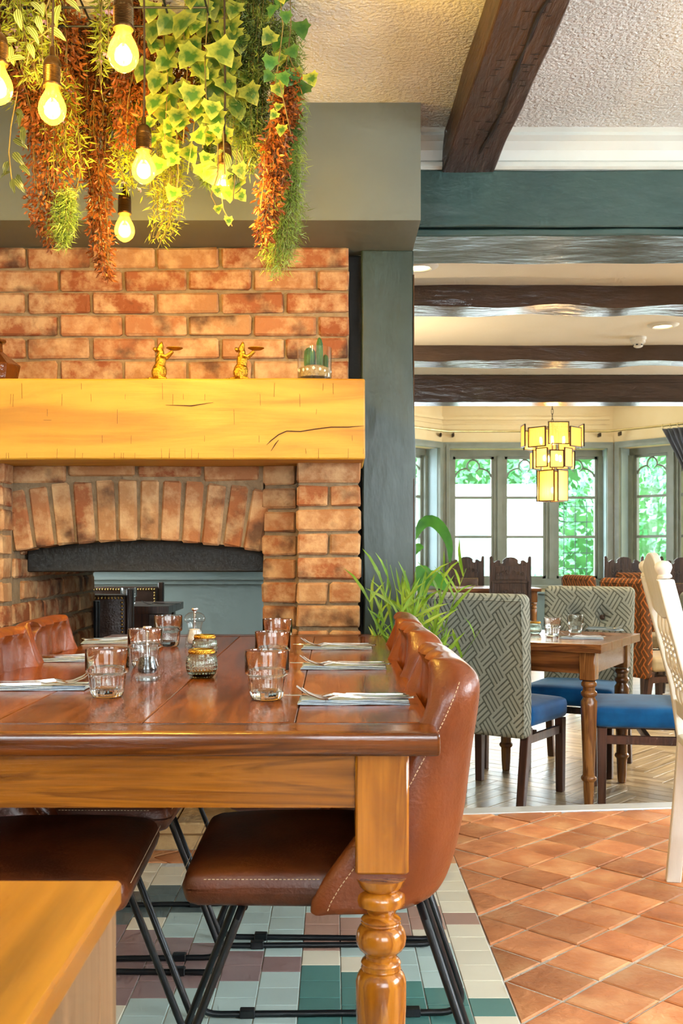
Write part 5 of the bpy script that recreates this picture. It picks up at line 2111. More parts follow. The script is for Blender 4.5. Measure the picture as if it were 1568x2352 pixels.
GI = 'trailing ivy plants'
ivy_plant('ivy_plant', 'large variegated ivy hanging in the middle of the plants', 'plant', GI,
          [[(380, -30), (375, 80), (385, 180), (380, 290), (375, 360)], [(430, -40), (420, 60), (430, 160), (425, 260), (420, 330)], [(480, -40), (475, 60), (470, 150), (475, 260), (465, 340)],
           [(525, -40), (520, 50), (530, 140), (520, 230), (500, 330)], [(560, -40), (555, 60), (545, 150), (540, 260), (530, 330)],
           [(410, 220), (405, 320), (410, 400), (405, 440)], [(450, 250), (440, 330), (430, 400)], [(360, 130), (355, 200), (360, 250)]], 2.93, 41, IV, .076, .030, .046)
ivy_plant('ivy_plant', 'green ivy at the right edge of the plants against the ceiling', 'plant', GI,
          [[(640, -30), (650, 60), (640, 140), (625, 230)], [(665, -40), (668, 60), (660, 130), (650, 200)], [(655, 110), (672, 150), (690, 170), (705, 180), (712, 192)], [(640, 180), (655, 250), (668, 310)]], 2.80, 42, IG + IV[:1], .052, .032, .024)
ivy_plant('ivy_plant', 'thin ivy strand trailing over the hidden bulb', 'plant', GI,
          [[(500, 330), (500, 400), (485, 450), (500, 480)], [(520, 330), (505, 420), (512, 480), (533, 520)], [(545, 340), (540, 400), (535, 460)], [(555, 345), (560, 400), (545, 425)]], 2.82, 43, IV, .06, .045, .022)

# broad striped leaves
def lance_mesh(mat):
    vs, fs = [], []
    n = 7
    for i in range(n):
        u = i / (n - 1)
        w = .20 * math.sin(PI * u ** .8) ** .9 + .004
        z = .10 * math.sin(u * PI) - .22 * u * u
        vs += [(u, -w, z + .05 * w / .2), (u, 0, z - .01), (u, w, z + .05 * w / .2)]
    for i in range(n - 1):
        for j in range(2):
            a = i * 3 + j
            fs.append((a, a + 1, a + 4, a + 3))
    mb = MB()
    mb.add(vs, fs)
    return mb.mesh('leaf', mat, smooth=60)


def STRIPE(name, c1, c2):
    m, nt, b, nd, lk = new_mat(name)
    tc = nd.new('ShaderNodeTexCoord')
    sp = nd.new('ShaderNodeSeparateXYZ')
    lk.new(tc.outputs['Object'], sp.inputs[0])
    s = math_node(nd, lk, 'PINGPONG', math_node(nd, lk, 'ABSOLUTE', sp.outputs[1]), .055)
    rp = ramp(nd, [(.015, c1), (.04, c2)])
    lk.new(s, rp.inputs[0])
    lk.new(rp.outputs[0], b.inputs['Base Color'])
    b.inputs['Roughness'].default_value = .35
    tr = nd.new('ShaderNodeBsdfTranslucent')
    lk.new(rp.outputs[0], tr.inputs[0])
    mx = nd.new('ShaderNodeMixShader')
    mx.inputs[0].default_value = .3
    lk.new(b.outputs[0], mx.inputs[1])
    lk.new(tr.outputs[0], mx.inputs[2])
    lk.new(mx.outputs[0], nd['Material Output'].inputs['Surface'])
    return m


X['stripe'] = STRIPE('striped_leaf', hx('5f7230'), hx('aab06a'))
X['striped'] = STRIPE('dark_striped_leaf', hx('3a4524'), hx('66703c'))
LNL, LND = lance_mesh(X['stripe']), lance_mesh(X['striped'])


def lance_plant(label, group, stem, leaves, Y, me, seed):
    rs = random.Random(seed)
    top = W(*stem[0], Y)
    t = thing('inch_plant', label, 'plant', top, group=group)
    MB().tube([W(x, y, Y) - top for x, y in stem], .0018, n=6).build('stem', X['stem'], t, smooth=60)
    for (x, y, ang, ln) in leaves:
        p = W(x, y, Y + rs.uniform(-.05, .03)) - top
        o = link('leaf', me, t, p)
        a = math.radians(ang)
        d = Vector((math.cos(a), rs.uniform(-.35, .1), math.sin(a))).normalized()
        nrm = Vector((rs.uniform(-.3, .3), -1, rs.uniform(.1, .7)))
        nrm = (nrm - d * nrm.dot(d)).normalized()
        o.rotation_euler = Matrix((d, nrm.cross(d), nrm)).transposed().to_euler()
        sc = ln * Y / F
        o.scale = (sc, sc, sc)
    return t


GT = 'striped inch plants'
lance_plant('pale striped broad-leaved plant at the upper left, above the left bulb', GT, [(120, -20), (105, 20), (110, 70), (70, 100), (60, 150)],
            [(40, 20, -80, 48), (70, 5, -40, 40), (100, 5, -95, 34), (150, 0, -35, 44), (105, 35, -10, 42), (140, 10, -110, 50), (75, 45, -40, 36), (85, 35, -75, 40), (60, 60, -50, 48), (110, 65, -30, 48), (25, 105, -85, 46), (65, 100, -65, 40), (40, 95, -180, 42), (60, 135, -170, 44)], 2.45, LNL, 51)
lance_plant('dark striped broad-leaved strand hanging at the left edge before the chimney breast', GT, [(40, 210), (25, 290), (20, 350), (25, 400), (32, 440)],
            [(38, 250, -50, 30), (50, 290, -75, 32), (30, 320, -30, 40), (55, 300, -90, 36), (30, 350, -50, 44), (20, 370, -110, 34), (25, 395, -160, 30), (40, 400, -70, 34), (30, 410, -85, 36), (32, 410, -50, 40), (45, 380, -40, 36), (50, 260, -100, 34)], 2.78, LND, 52)
lance_plant('dark striped broad leaves hanging in front of the hidden bulb', GT, [(512, 300), (514, 340), (516, 400)],
            [(515, 345, -150, 28), (515, 350, -70, 46), (535, 345, -60, 44), (500, 385, -170, 26), (520, 390, -20, 30), (540, 395, -80, 42), (528, 400, -75, 44)], 2.74, LND, 53)

# ================================================================ SUNKEN DINING ROOM
HF = H - FZ


def ffloor(px, py):
    Y = HF * F / (py - CY)
    return Vector(((px - CX) * Y / F, Y, FZ))


# ---------------------------------------------------------------- square oak table
def small_leg(h, half, sq):
    prof = [(.016, 0), (.020, .004), (.024, .06), (.026, .13), (.0275, .135), (.0345, .142), (.0365, .150), (.0345, .158), (.028, .165), (.0275, .20), (.033, .36), (.0375, .50), (.0375, .53),
            (.028, .545), (.0285, .552), (.036, .56), (.0375, .568), (.036, .576), (.028, .584), (.028, .60), (.034, .606), (.0365, .615), (.034, .624), (.03, .63)]
    k = sq / .635
    prof = [(r, z * k) for r, z in prof]
    mb = MB().lathe(prof, 20)
    mb.cbox(-half, half, -half, half, sq, h, .004)
    return mb


def pub_table(label, loc, rz, hx_, hy_, T=.76, topm=None, legm=None, group=None):
    t = thing('pub_table', label, 'table', loc, rz, group)
    topm, legm = topm or X['oldtop'], legm or X['oldleg']
    n = 4
    for i in range(n):
        a, b = -hy_ + 2 * hy_ * i / n, -hy_ + 2 * hy_ * (i + 1) / n
        MB().cbox(-hx_, hx_, a + .0004, b - .0004, T - .04, T, .002).build('plank', topm, t)
    lx, ly = hx_ - .075, hy_ - .075
    for s in (-1, 1):
        MB().box(-lx + .035, lx - .035, s * (ly + .015) - .01, s * (ly + .015) + .01, T - .14, T - .0405).build('apron', topm, t)
        MB().box(s * (lx + .015) - .01, s * (lx + .015) + .01, -ly + .035, ly - .035, T - .14, T - .0405).build('apron', topm, t)
    lm = small_leg(T - .0405, .036, T - .17).mesh('leg', legm, smooth=40)
    for sx in (-1, 1):
        for sy in (-1, 1):
            link('leg', lm, t, (sx * lx, sy * ly, .0))
    return t


ANG = math.radians(-29)
C2 = Vector((1.053, 5.22, FZ))
t2 = pub_table('square oak table with turned legs and two glasses, just past the step', C2, ANG, .385, .385)


# ---------------------------------------------------------------- upholstered chairs
def uph_chair(fabric, seatm, legm, w=.45, back_top=.985, back_bot=.32, seat_z=.465, buttons=2, name='upholstered_chair'):
    """faces +y; backrest at -y"""
    t = thing(name, '', 'chair')
    hb = back_top - back_bot
    zc = (back_top + back_bot) / 2
    btn = []
    if buttons:
        for q in range(buttons):
            btn.append(((q - (buttons - 1) / 2) * .16, .16))
        if buttons > 2 or True:
            for q in range(buttons + 1):
                btn.append(((q - buttons / 2) * .16, .02))
    rec = .16

    def bend(x, y, z):
        yy = y
        if y > .02:
            for bx_, bz_ in btn:
                d = math.hypot((x - bx_) / .05, (z - bz_) / .06)
                yy -= .036 * math.exp(-d * d * 1.6)
            for bx_, bz_ in btn[:buttons]:            # pleats running down from the buttons
                if z < bz_:
                    yy -= .016 * math.exp(-((x - bx_ - (bz_ - z) * .35) / .014) ** 2)
        h = (z + hb / 2)
        lean = -rec * max(0, h - .15) ** 1.25 * .5
        xx = x * (1 + .03 * (h / hb - .5))
        return (xx, yy + lean, z)
    MB().rbox(0, -.20, zc, w, .085, hb, .032, n=34, fn=bend).build('backrest', fabric, t, smooth=70)
    back = t.children[0]
    for bx_, bz_ in btn:
        MB().ell((bx_, -.20 + .014 - rec * max(0, bz_ + hb / 2 - .15) ** 1.25 * .5, zc + bz_), (.015, .007, .015), 10).build('button', X['darkleather'], back, smooth=70)

    def crown(x, y, z):
        return (x * (1 + .05 * (y + .2)), y, z + (.012 * max(0, 1 - (x / .22) ** 2) * max(0, 1 - (y / .24) ** 2) if z > 0 else 0))
    MB().rbox(0, .045, seat_z - .05, w - .01, .43, .10, .03, n=8, fn=crown).build('seat', seatm, t, smooth=70)
    # back seam piping
    pts = []
    for (x, z) in ((-w / 2 + .012, back_bot + .02), (-w / 2 + .012, back_top - .03), (w / 2 - .012, back_top - .03), (w / 2 - .012, back_bot + .02)):
        h = z - back_bot
        pts.append((x, -.2435 - rec * max(0, h - .15) ** 1.25 * .5, z))
    path = []
    for a, b in zip(pts, pts[1:]):
        for u in np.linspace(0, 1, 12, endpoint=False):
            z = a[2] + (b[2] - a[2]) * u
            path.append((a[0] + (b[0] - a[0]) * u, -.2435 - rec * max(0, z - back_bot - .15) ** 1.25 * .5, z))
    path.append(pts[-1])
    MB().tube(path, .003, n=6).build('piping', fabric, back, smooth=60)
    zl = seat_z - .10
    for sx in (-1, 1):
        MB().hexa([(sx * (w / 2 - .03) - .018, .205, 0), (sx * (w / 2 - .03) + .018, .205, 0), (sx * (w / 2 - .03) + .018, .241, 0), (sx * (w / 2 - .03) - .018, .241, 0),
                   (sx * (w / 2 - .03) - .021, .20, zl), (sx * (w / 2 - .03) + .021, .20, zl), (sx * (w / 2 - .03) + .021, .245, zl), (sx * (w / 2 - .03) - .021, .245, zl)]).build('leg', legm, t, bevel=.003)
        MB().hexa([(sx * (w / 2 - .03) - .018, -.255, 0), (sx * (w / 2 - .03) + .018, -.255, 0), (sx * (w / 2 - .03) + .018, -.219, 0), (sx * (w / 2 - .03) - .018, -.219, 0),
                   (sx * (w / 2 - .03) - .021, -.195, zl), (sx * (w / 2 - .03) + .021, -.195, zl), (sx * (w / 2 - .03) + .021, -.15, zl), (sx * (w / 2 - .03) - .021, -.15, zl)]).build('leg', legm, t, bevel=.003)
        MB().cbox(sx * (w / 2 - .03) - .010, sx * (w / 2 - .03) + .010, -.19, .21, zl - .075, zl - .035, .002).build('stretcher', legm, t)
    MB().cbox(-.185, .185, .0, .022, zl - .073, zl - .037, .002).build('stretcher', legm, t)
    return t


def face(fx, fy):
    return math.atan2(-fx, fy)


GC = 'grey woven dining chairs with blue seats'
gc = uph_chair(X['greyweave'], X['bluevel'], X['walnut'], w=.50)
gc.name = 'grey_dining_chair'
# rear right leg of the nearest chair stands at the measured spot
fx, fy = .57, .82
rr = ffloor(1208, 1862)
cc = rr - Vector((fy, -fx, 0)) * .205 + Vector((fx, fy, 0)) * .237
gc.location = (cc.x - .035, cc.y + .02, FZ)
gc.rotation_euler = (0, 0, face(fx, fy))
tag(gc, 'grey woven chair seen from behind with bright blue seat, nearest the leather chairs', group=GC)
dup(gc, (1.345, 5.735, FZ), face(-.47, -.88), 'buttoned grey woven chair facing the camera across the square oak table', GC)
dup(gc, (1.50, 5.02, FZ), face(-.985, .17), 'blue-seated chair at the right end of the square oak table behind the white chair', GC)
dup(gc, (.52, 5.63, FZ), face(.85, -.52), 'grey woven chair half hidden between the teal post and the nearest grey chair', GC)

# ware on the square table
ca2, sa2 = math.cos(ANG), math.sin(ANG)
TZ2 = FZ + .76


def on_t2(px, py):
    Y = (H - TZ2) * F / (py - CY)
    return Vector(((px - CX) * Y / F, Y, TZ2))


for (px, py, lab) in ((1268, 1462, 'fluted glass tumbler on the square oak table, left of the pair'), (1321, 1454, 'fluted glass tumbler on the square oak table, right of the pair')):
    p = on_t2(px, py)
    tag(link('tumbler', TUM, None, (p.x, p.y, TZ2 + .0005)), lab, 'glass', 'fluted glass tumblers on the square oak table')
p = on_t2(1228, 1456)
votive('tealight_holder', 'blue-green glass tealight holder on the square oak table', (p.x, p.y, TZ2 + .0004), 1.0)
p = on_t2(1214, 1452)
grinder('pepper_mill', 'small clear pepper mill beside the grey chair on the square oak table', (p.x - .02, p.y + .06, TZ2), .05, X['pepper'])
g2 = 'on the square oak table'
setting(on_t2(1335, 1467), ANG * .25, 'near edge of the square oak table', g2, 2, TZ2)
setting(on_t2(1388, 1447), ANG + PI * .85, 'far corner of the square oak table', g2, 2, TZ2)

# ---------------------------------------------------------------- orange chairs and their table
oc = uph_chair(X['orangeweave'], X['creamseat'], X['walnut'], w=.47, back_top=1.0, buttons=2)
oc.name = 'orange_dining_chair'
GO = 'orange fret-patterned dining chairs with cream seats'
oc.location = (2.24, 7.35, FZ)
oc.rotation_euler = (0, 0, face(.93, .36))
tag(oc, 'orange patterned chair with cream seat directly behind the buttoned grey chair', group=GO)
dup(oc, (2.76, 9.25, FZ), face(-.2, -.98), 'orange patterned chair facing the camera beyond the round-legged table', GO)
dup(oc, (2.20, 8.45, FZ), face(.9, .2), 'orange patterned chair whose top shows left of the others', GO)
pub_table('long oak table between the orange patterned chairs', (2.92, 8.05, FZ), math.radians(-14), .40, .75, topm=X['oldtop'], legm=X['carved'])


# ---------------------------------------------------------------- carved chairs and bay table
def carved_chair():
    t = thing('carved_chair', '', 'chair')
    w = .235
    top = 1.14
    # crest silhouette with scrolls and round cut-outs, right half mirrored
    half = [(.0, top - .005), (.045, top - .010), (.075, top - .030), (.088, top - .047), (.082, top - .062), (.090, top - .078), (.106, top - .080), (.118, top - .068), (.114, top - .052),
            (.130, top - .040), (.150, top - .042), (.170, top - .056), (.185, top - .066), (.195, top - .058), (.197, top - .020), (.205, top), (.222, top + .006), (.235, top - .006), (.235, .42)]
    poly = half + [(-x, z) for x, z in reversed(half)][:-1]
    poly = [(x, z) for x, z in poly]
    MB().prism(poly, -.225, -.200).build('back_panel', X['carved'], t)
    MB().cbox(-.17, .17, -.234, -.2255, .88, 1.035, .003).build('crest_carving', X['carved'], t)
    # low relief: leaf scrolls in the crest, frame and scrolls on the rear panel
    mb = MB()
    for s in (-1, 1):
        for k in range(3):
            c = (s * (.035 + .05 * k), .96 - .01 * k)
            pts = [(c[0] + s * .022 * (1 - a / 9) * math.cos(a), -.200 + .002, c[1] + .03 * (1 - a / 9) * math.sin(a)) for a in np.linspace(0, 8, 20)]
            mb.tube(pts, .004, n=5)
            pts = [(x, -.235, z) for x, y, z in pts]
            mb.tube(pts, .004, n=5)
            pts = [(x, -.226, z - .22) for x, y, z in pts]
            mb.tube(pts, .004, n=5)
    tag(mb.build('scroll_relief', X['carved'], t, smooth=60), kind='stuff')
    for s in (-1, 1):
        MB().cbox(s * .205 - .012, s * .205 + .012, -.236, -.226, .46, .86, .003).build('rear_moulding', X['carved'], t)
    for z in (.84, .60):
        MB().cbox(-.19, .19, -.236, -.226, z, z + .02, .003).build('rear_moulding', X['carved'], t)
    pad = MB().rbox(0, -.190, .70, .30, .03, .30, .012, n=4).build('back_pad', X['darkleather'], t, smooth=60)
    mb = MB()
    for i in range(16):
        u = -.15 + .3 * i / 15
        mb.ell((u, -.174, .85), (.005, .004, .005), 6)
        mb.ell((u, -.174, .55), (.005, .004, .005), 6)
        mb.ell((-.15, -.174, .55 + .02 * i), (.005, .004, .005), 6)
        mb.ell((.15, -.174, .55 + .02 * i), (.005, .004, .005), 6)
    tag(mb.build('studs', X['stud'], pad, smooth=60, fix=False), kind='stuff')
    MB().rbox(0, .02, .445, .47, .44, .07, .025, n=6).build('seat', X['darkleather'], t, smooth=60)
    prof = [(.018, 0), (.024, .01), (.026, .03), (.018, .05), (.022, .12), (.026, .2), (.018, .27), (.026, .29), (.018, .31), (.024, .34), (.022, .41)]
    lm = MB().lathe(prof, 14).mesh('leg', X['carved'], smooth=40)
    for sx in (-1, 1):
        link('leg', lm, t, (sx * .2, .2, 0))
        MB().cbox(sx * .2 - .02, sx * .2 + .02, -.222, -.182, 0, .42, .003).build('leg', X['carved'], t)
        MB().cbox(sx * .2 - .012, sx * .2 + .012, -.18, .18, .12, .15, .002).build('stretcher', X['carved'], t)
    return t


GV = 'dark carved oak chairs'
cv = carved_chair()
cv.location = (2.0, 12.02, FZ)
tag(cv, 'dark carved oak chair with its back to the camera at the bay table', group=GV)
dup(cv, (1.76, 13.62, FZ), PI, 'dark carved oak chair facing the camera beyond the bay table, studded leather back', GV)
dup(cv, (3.50, 12.45, FZ), PI - .1, 'dark carved oak chair standing behind the orange chairs below the right bay window', GV)
dup(cv, (3.75, 11.15, FZ), PI - .2, 'dark carved oak chair at the right edge behind the white chair', GV)
pub_table('oak table in the bay with a white sheen on its top', (1.92, 12.93, FZ), 0, .56, .48, topm=X['oldtop'], legm=X['oldleg'])
lan = thing('glass_jar', 'pale glass jar with a small wooden lid on the bay table', 'jar', (2.23, 12.95, FZ + .76))
MB().lathe([(.07, 0), (.075, .01), (.075, .20), (.05, .24), (.04, .25), (.037, .25), (.047, .235), (.07, .2), (.07, .014), (.0, .012)], 24).build('body', X['acrylic'], lan, smooth=50)
MB().lathe([(.036, .251), (.04, .255), (.04, .29), (.0, .292)], 20).build('lid', X['oldtop'], lan, smooth=40)

# ---------------------------------------------------------------- white chair at the right edge
wc = thing('white_chair', 'white painted wooden chair with ball finials and carved splat at the right edge', 'chair', (.985, 2.93, 0), math.radians(-10))
# faces +x; local y runs along the back from the near post (0) to the far post (.40)
def postx(z):
    return float(np.interp(z, [0, .25, .45, .62, 1.0], [.0, .022, .036, .012, -.085]))


for y in (0, .385):
    zz = [0, .12, .25, .38, .45, .52, .62, .75, .88, .965]
    vs, fs = [], []
    for z in zz:
        x = postx(z)
        vs += [(x - .0, y - .016, z), (x + .046, y - .016, z), (x + .046, y + .016, z), (x, y + .016, z)]
    for k in range(len(zz) - 1):
        for i in range(4):
            j = (i + 1) % 4
            fs.append((k * 4 + i, k * 4 + j, k * 4 + 4 + j, k * 4 + 4 + i))
    fs += [(3, 2, 1, 0), tuple(len(vs) - 4 + i for i in range(4))]
    bpo = MB().add(vs, fs).build('back_post', X['whitepaint'], wc, bevel=.004)
    MB().lathe([(.014, 0), (.021, .003), (.021, .009), (.0165, .014), (.020, .020), (.0245, .030), (.0235, .040), (.016, .049), (.0, .053)], 20, M=Tm(postx(.965) + .022, y, .965, ry=-.12)).build('finial', X['whitepaint'], bpo, smooth=40)
# shaped crest rail, lower rail, splat with beaded carving
mb = MB()
ys = np.linspace(.016, .369, 15)
vs, fs = [], []
for k, y in enumerate(ys):
    u = (y - .016) / .353
    zt = .985 + .055 * math.sin(u * PI) ** .8
    zb = .865 - .02 * math.sin(u * PI)
    vs += [(postx(zb) + .010, y, zb), (postx(zb) + .032, y, zb), (postx(zt) + .032, y, zt), (postx(zt) + .010, y, zt)]
for k in range(len(ys) - 1):
    for i in range(4):
        j = (i + 1) % 4
        fs.append((k * 4 + i, k * 4 + j, k * 4 + 4 + j, k * 4 + 4 + i))
fs += [(3, 2, 1, 0), tuple(len(vs) - 4 + i for i in range(4))]
mb.add(vs, fs)
mb.build('crest_rail', X['whitepaint'], wc, bevel=.003, smooth=40)
MB().hexa([(postx(.55) + .01, .016, .53), (postx(.55) + .034, .016, .53), (postx(.55) + .034, .369, .53), (postx(.55) + .01, .369, .53),
           (postx(.58) + .01, .016, .58), (postx(.58) + .034, .016, .58), (postx(.58) + .034, .369, .58), (postx(.58) + .01, .369, .58)]).build('lower_rail', X['whitepaint'], wc, bevel=.003)
for i, y in enumerate((.075, .155, .23, .31)):
    pts = [(postx(z) + .022 + .004 * math.sin(z * 60), y + .004 * math.cos(z * 60), z) for z in np.linspace(.58, .87, 26)]
    MB().tube(pts, [.011 + .005 * math.sin(PI * k / 25) for k in range(26)], n=10).build('spindle', X['whitepaint'], wc, smooth=60)
mb = MB()
for i, y in enumerate((.075, .155, .23, .31)):
    for k in range(10):
        z = .63 + .018 * k
        for q in range(3):
            mb.ell((postx(z) + .010, y + (q - 1) * .011, z + .004 * q), (.005, .005, .006), 6)
tag(mb.build('bead_carving', X['whitepaint'], wc, smooth=60, fix=False), kind='stuff')
MB().rbox(.245, .19, .455, .42, .43, .03, .012, n=6).build('seat', X['whitepaint'], wc, smooth=60)
for y in (0, .385):
    MB().lathe([(.014, 0), (.02, .02), (.024, .1), (.018, .2), (.024, .22), (.018, .24), (.025, .34), (.022, .441)], 16, M=Tm(.42, y, 0)).build('leg', X['whitepaint'], wc, smooth=40)
    MB().tube([(postx(.2) + .03, y, .2), (.42, y, .2)], .011, n=8).build('stretcher', X['whitepaint'], wc, smooth=60)
MB().tube([(.22, .01, .2), (.22, .375, .2)], .011, n=8).build('stretcher', X['whitepaint'], wc, smooth=60)
for y in (0, .385):
    MB().lathe([(.014, -.0015), (.014, .002)], 12, M=Tm(.022, y, -.001)).build('foot_pad', X['blacksteel'], wc)

# ---------------------------------------------------------------- potted plants
BL_V = [(0, -.02, 0), (.35, -.045, .05), (.7, -.034, .02), (1, 0, -.14), (.7, .034, .02), (.35, .045, .05), (0, .02, 0), (.35, 0, .03), (.7, 0, 0)]
BL_F = [(0, 1, 7), (0, 7, 6), (6, 7, 5), (1, 2, 8, 7), (7, 8, 4, 5), (2, 3, 8), (8, 3, 4)]
bp = thing('bamboo_plant', 'bright green grassy plant with blade leaves standing by the teal post', 'plant', (.278, 3.56, 0))
MB().lathe([(.075, 0), (.085, .01), (.105, .24), (.112, .245), (.112, .27), (.102, .27), (.098, .235), (.0, .23)], 28).build('pot', X['pot'], bp, smooth=40)
MB().lathe([(.098, .232), (.05, .24), (.0, .242)], 24).build('soil', X['soil'], bp, smooth=60)
rs = np.random.RandomState(77)
BM = MB()
BM.add(BL_V, BL_F)
bme = BM.mesh('leaf', X['bamboo'], smooth=60)
sm = []
for k in range(26):
    a, r = rs.uniform(0, 2 * PI), rs.uniform(0, .07)
    tipx, tipy = rs.normal(.02, .085), rs.normal(-.02, .04)
    h = rs.uniform(.60, 1.02)
    pts = [Vector((r * math.cos(a) + tipx * u ** 1.7, r * math.sin(a) + tipy * u ** 1.7, .23 + h * .78 * u)) for u in np.linspace(0, 1, 8)]
    MB().tube(pts, [.0032 - .0022 * i / 7 for i in range(8)], n=5).build('stem', X['bamboo'], bp, smooth=60, fix=False)
    for q in range(11):
        u = rs.uniform(.3, 1)
        i = min(6, int(u * 7))
        p = pts[i].lerp(pts[i + 1], u * 7 - i)
        aa = rs.uniform(0, 2 * PI)
        d = Vector((math.cos(aa), .7 * math.sin(aa), rs.uniform(.4, 2.4))).normalized()
        nrm = Vector((rs.uniform(-.8, .8), -1, .6))
        nrm = (nrm - d * nrm.dot(d)).normalized()
        o = link('leaf', bme, bp, p)
        s = rs.uniform(.07, .15)
        o.scale = (s, s, s)
        o.rotation_euler = Matrix((d, nrm.cross(d), nrm)).transposed().to_euler()
# blades that lean out over the chair on the right
for (px, py, ang, ln) in ((985, 1480, 60, 60), (1005, 1520, 70, 72), (1015, 1510, 50, 70), (1025, 1510, -25, 60), (960, 1440, 30, 70), (945, 1420, 25, 80), (990, 1470, -15, 45)):
    p = W(px, py, 3.42) - Vector(bp.location)
    a = math.radians(ang)
    d = Vector((math.cos(a), -.1, math.sin(a))).normalized()
    nrm = Vector((0, -1, .5))
    nrm = (nrm - d * nrm.dot(d)).normalized()
    o = link('leaf', bme, bp, p)
    s = ln * 3.42 / F * 1.15
    o.scale = (s, s, s)
    o.rotation_euler = Matrix((d, nrm.cross(d), nrm)).transposed().to_euler()
MB().tube([(.0, 0, .26), (.05, -.02, .45), (.11, -.05, .57), (.16, -.07, .66)], [.003, .003, .0025, .0015], n=5).build('stem', X['bamboo'], bp, smooth=60)

bn = thing('banana_plant', 'broad-leaved tropical plant behind the teal post in front of the bay', 'plant', (.46, 6.6, FZ))
MB().lathe([(.14, 0), (.16, .02), (.19, .34), (.20, .35), (.20, .38), (.18, .38), (.175, .33), (.0, .32)], 28).build('pot', X['pot'], bn, smooth=40)
for (path, wd) in (([(930, 1330), (948, 1250), (970, 1205), (995, 1200), (1018, 1222), (1032, 1255), (1033, 1292)], 13),
                   ([(925, 1420), (948, 1370), (970, 1320), (978, 1300)], 26), ([(940, 1400), (968, 1340), (990, 1330), (1012, 1342), (1028, 1358)], 17), ([(930, 1330), (950, 1270), (962, 1258), (972, 1258)], 8),
                   ([(900, 1420), (905, 1330), (890, 1260), (870, 1220)], 24)):
    P_ = [W(x, y, 6.5) - Vector(bn.location) for x, y in path]
    n = 16
    pts = []
    for u in np.linspace(0, len(P_) - 1, n):
        i = min(len(P_) - 2, int(u))
        f = u - i
        p0, p1, p2, p3 = P_[max(0, i - 1)], P_[i], P_[i + 1], P_[min(len(P_) - 1, i + 2)]
        pts.append(.5 * ((2 * p1) + (p2 - p0) * f + (2 * p0 - 5 * p1 + 4 * p2 - p3) * f * f + (3 * p1 - p0 - 3 * p2 + p3) * f ** 3))
    vs, fs = [], []
    for i, p in enumerate(pts):
        u = i / (n - 1)
        w_ = wd * 6.5 / F * (math.sin(PI * min(1, max(0, (u - .18) / .82)) ** .8) if u > .18 else 0) + .006
        tg = (pts[min(n - 1, i + 1)] - pts[max(0, i - 1)]).normalized()
        side = tg.cross(Vector((.25, -1, .35))).normalized()
        vs += [p - side * w_ + Vector((0, 0, .15 * w_)), p, p + side * w_ + Vector((0, 0, .15 * w_))]
    for i in range(n - 1):
        for j in range(2):
            a = i * 3 + j
            fs.append((a, a + 1, a + 4, a + 3))
    MB().add(vs, fs).build('leaf', X['bananaleaf'], bn, smooth=60, fix=False)
    MB().tube([Vector((0, 0, .3)), pts[0] * .5 + Vector((0, 0, .15)), pts[0]], [.014, .011, .006], n=6).build('stem', X['bananaleaf'], bn, smooth=60)

# ---------------------------------------------------------------- chandelier
CHY = 10.5
cp = W(1268, 975, CHY)
k_ = CHY / F
ct = thing('chandelier', 'three-tier art deco chandelier of ribbed amber glass panels', 'lamp', (cp.x, CHY, cp.z))


def AMBER():
    m, nt, b, nd, lk = new_mat('ribbed_amber_glass')
    b.inputs['Base Color'].default_value = (*hx('e8b85a'), 1)
    b.inputs['Roughness'].default_value = .15
    b.inputs['Emission Color'].default_value = (1.0, .66, .22, 1)
    b.inputs['Emission Strength'].default_value = .05
    t = nd.new('ShaderNodeBsdfTransparent')
    t.inputs[0].default_value = (1, .86, .55, 1)
    tr = nd.new('ShaderNodeBsdfTranslucent')
    tr.inputs[0].default_value = (1, .80, .42, 1)
    m1, m2 = nd.new('ShaderNodeMixShader'), nd.new('ShaderNodeMixShader')
    m1.inputs[0].default_value = .5
    m2.inputs[0].default_value = .45
    lk.new(b.outputs[0], m1.inputs[1])
    lk.new(tr.outputs[0], m1.inputs[2])
    lk.new(m1.outputs[0], m2.inputs[1])
    lk.new(t.outputs[0], m2.inputs[2])
    lk.new(m2.outputs[0], nd['Material Output'].inputs['Surface'])
    return m


X['amberglass'] = AMBER()
X['hotbulb'] = EMIT('lit_candle_bulb', (1.0, .80, .45), 30)


def tier(rad, ztop, zbot, n, phase, stag):
    w_ = 2 * rad * math.tan(PI / n) * .92
    for i in range(n):
        a = phase + 2 * PI * i / n
        M = Tm(rad * math.cos(a), rad * math.sin(a), 0, rz=a + PI / 2)
        dz = stag * (0 if i % 2 else 1)
        r_ = 0 if i % 2 else .022
        M = Tm((rad + r_) * math.cos(a), (rad + r_) * math.sin(a), 0, rz=a + PI / 2)
        zt, zb = ztop + dz, zbot + dz * .4
        fr_ = MB()
        for (x0, x1, z0, z1) in ((-w_ / 2, -w_ / 2 + .010, zb, zt), (w_ / 2 - .010, w_ / 2, zb, zt), (-w_ / 2, w_ / 2, zt - .010, zt), (-w_ / 2, w_ / 2, zb, zb + .010)):
            fr_.box(x0, x1, -.008, .006, z0, z1, M)
        fr = fr_.build('panel_frame', X['bronzewire'], ct)
        rods = MB()
        nr = 14
        for q in range(nr):
            x = -w_ / 2 + .012 + (w_ - .024) * q / (nr - 1)
            rods.tube([M @ Vector((x, 0, zb + .008)), M @ Vector((x, 0, zt - .008))], (w_ - .024) / nr * .5, n=5)
        tag(rods.build('glass_rods', X['amberglass'], fr, smooth=60, fix=False), kind='stuff')


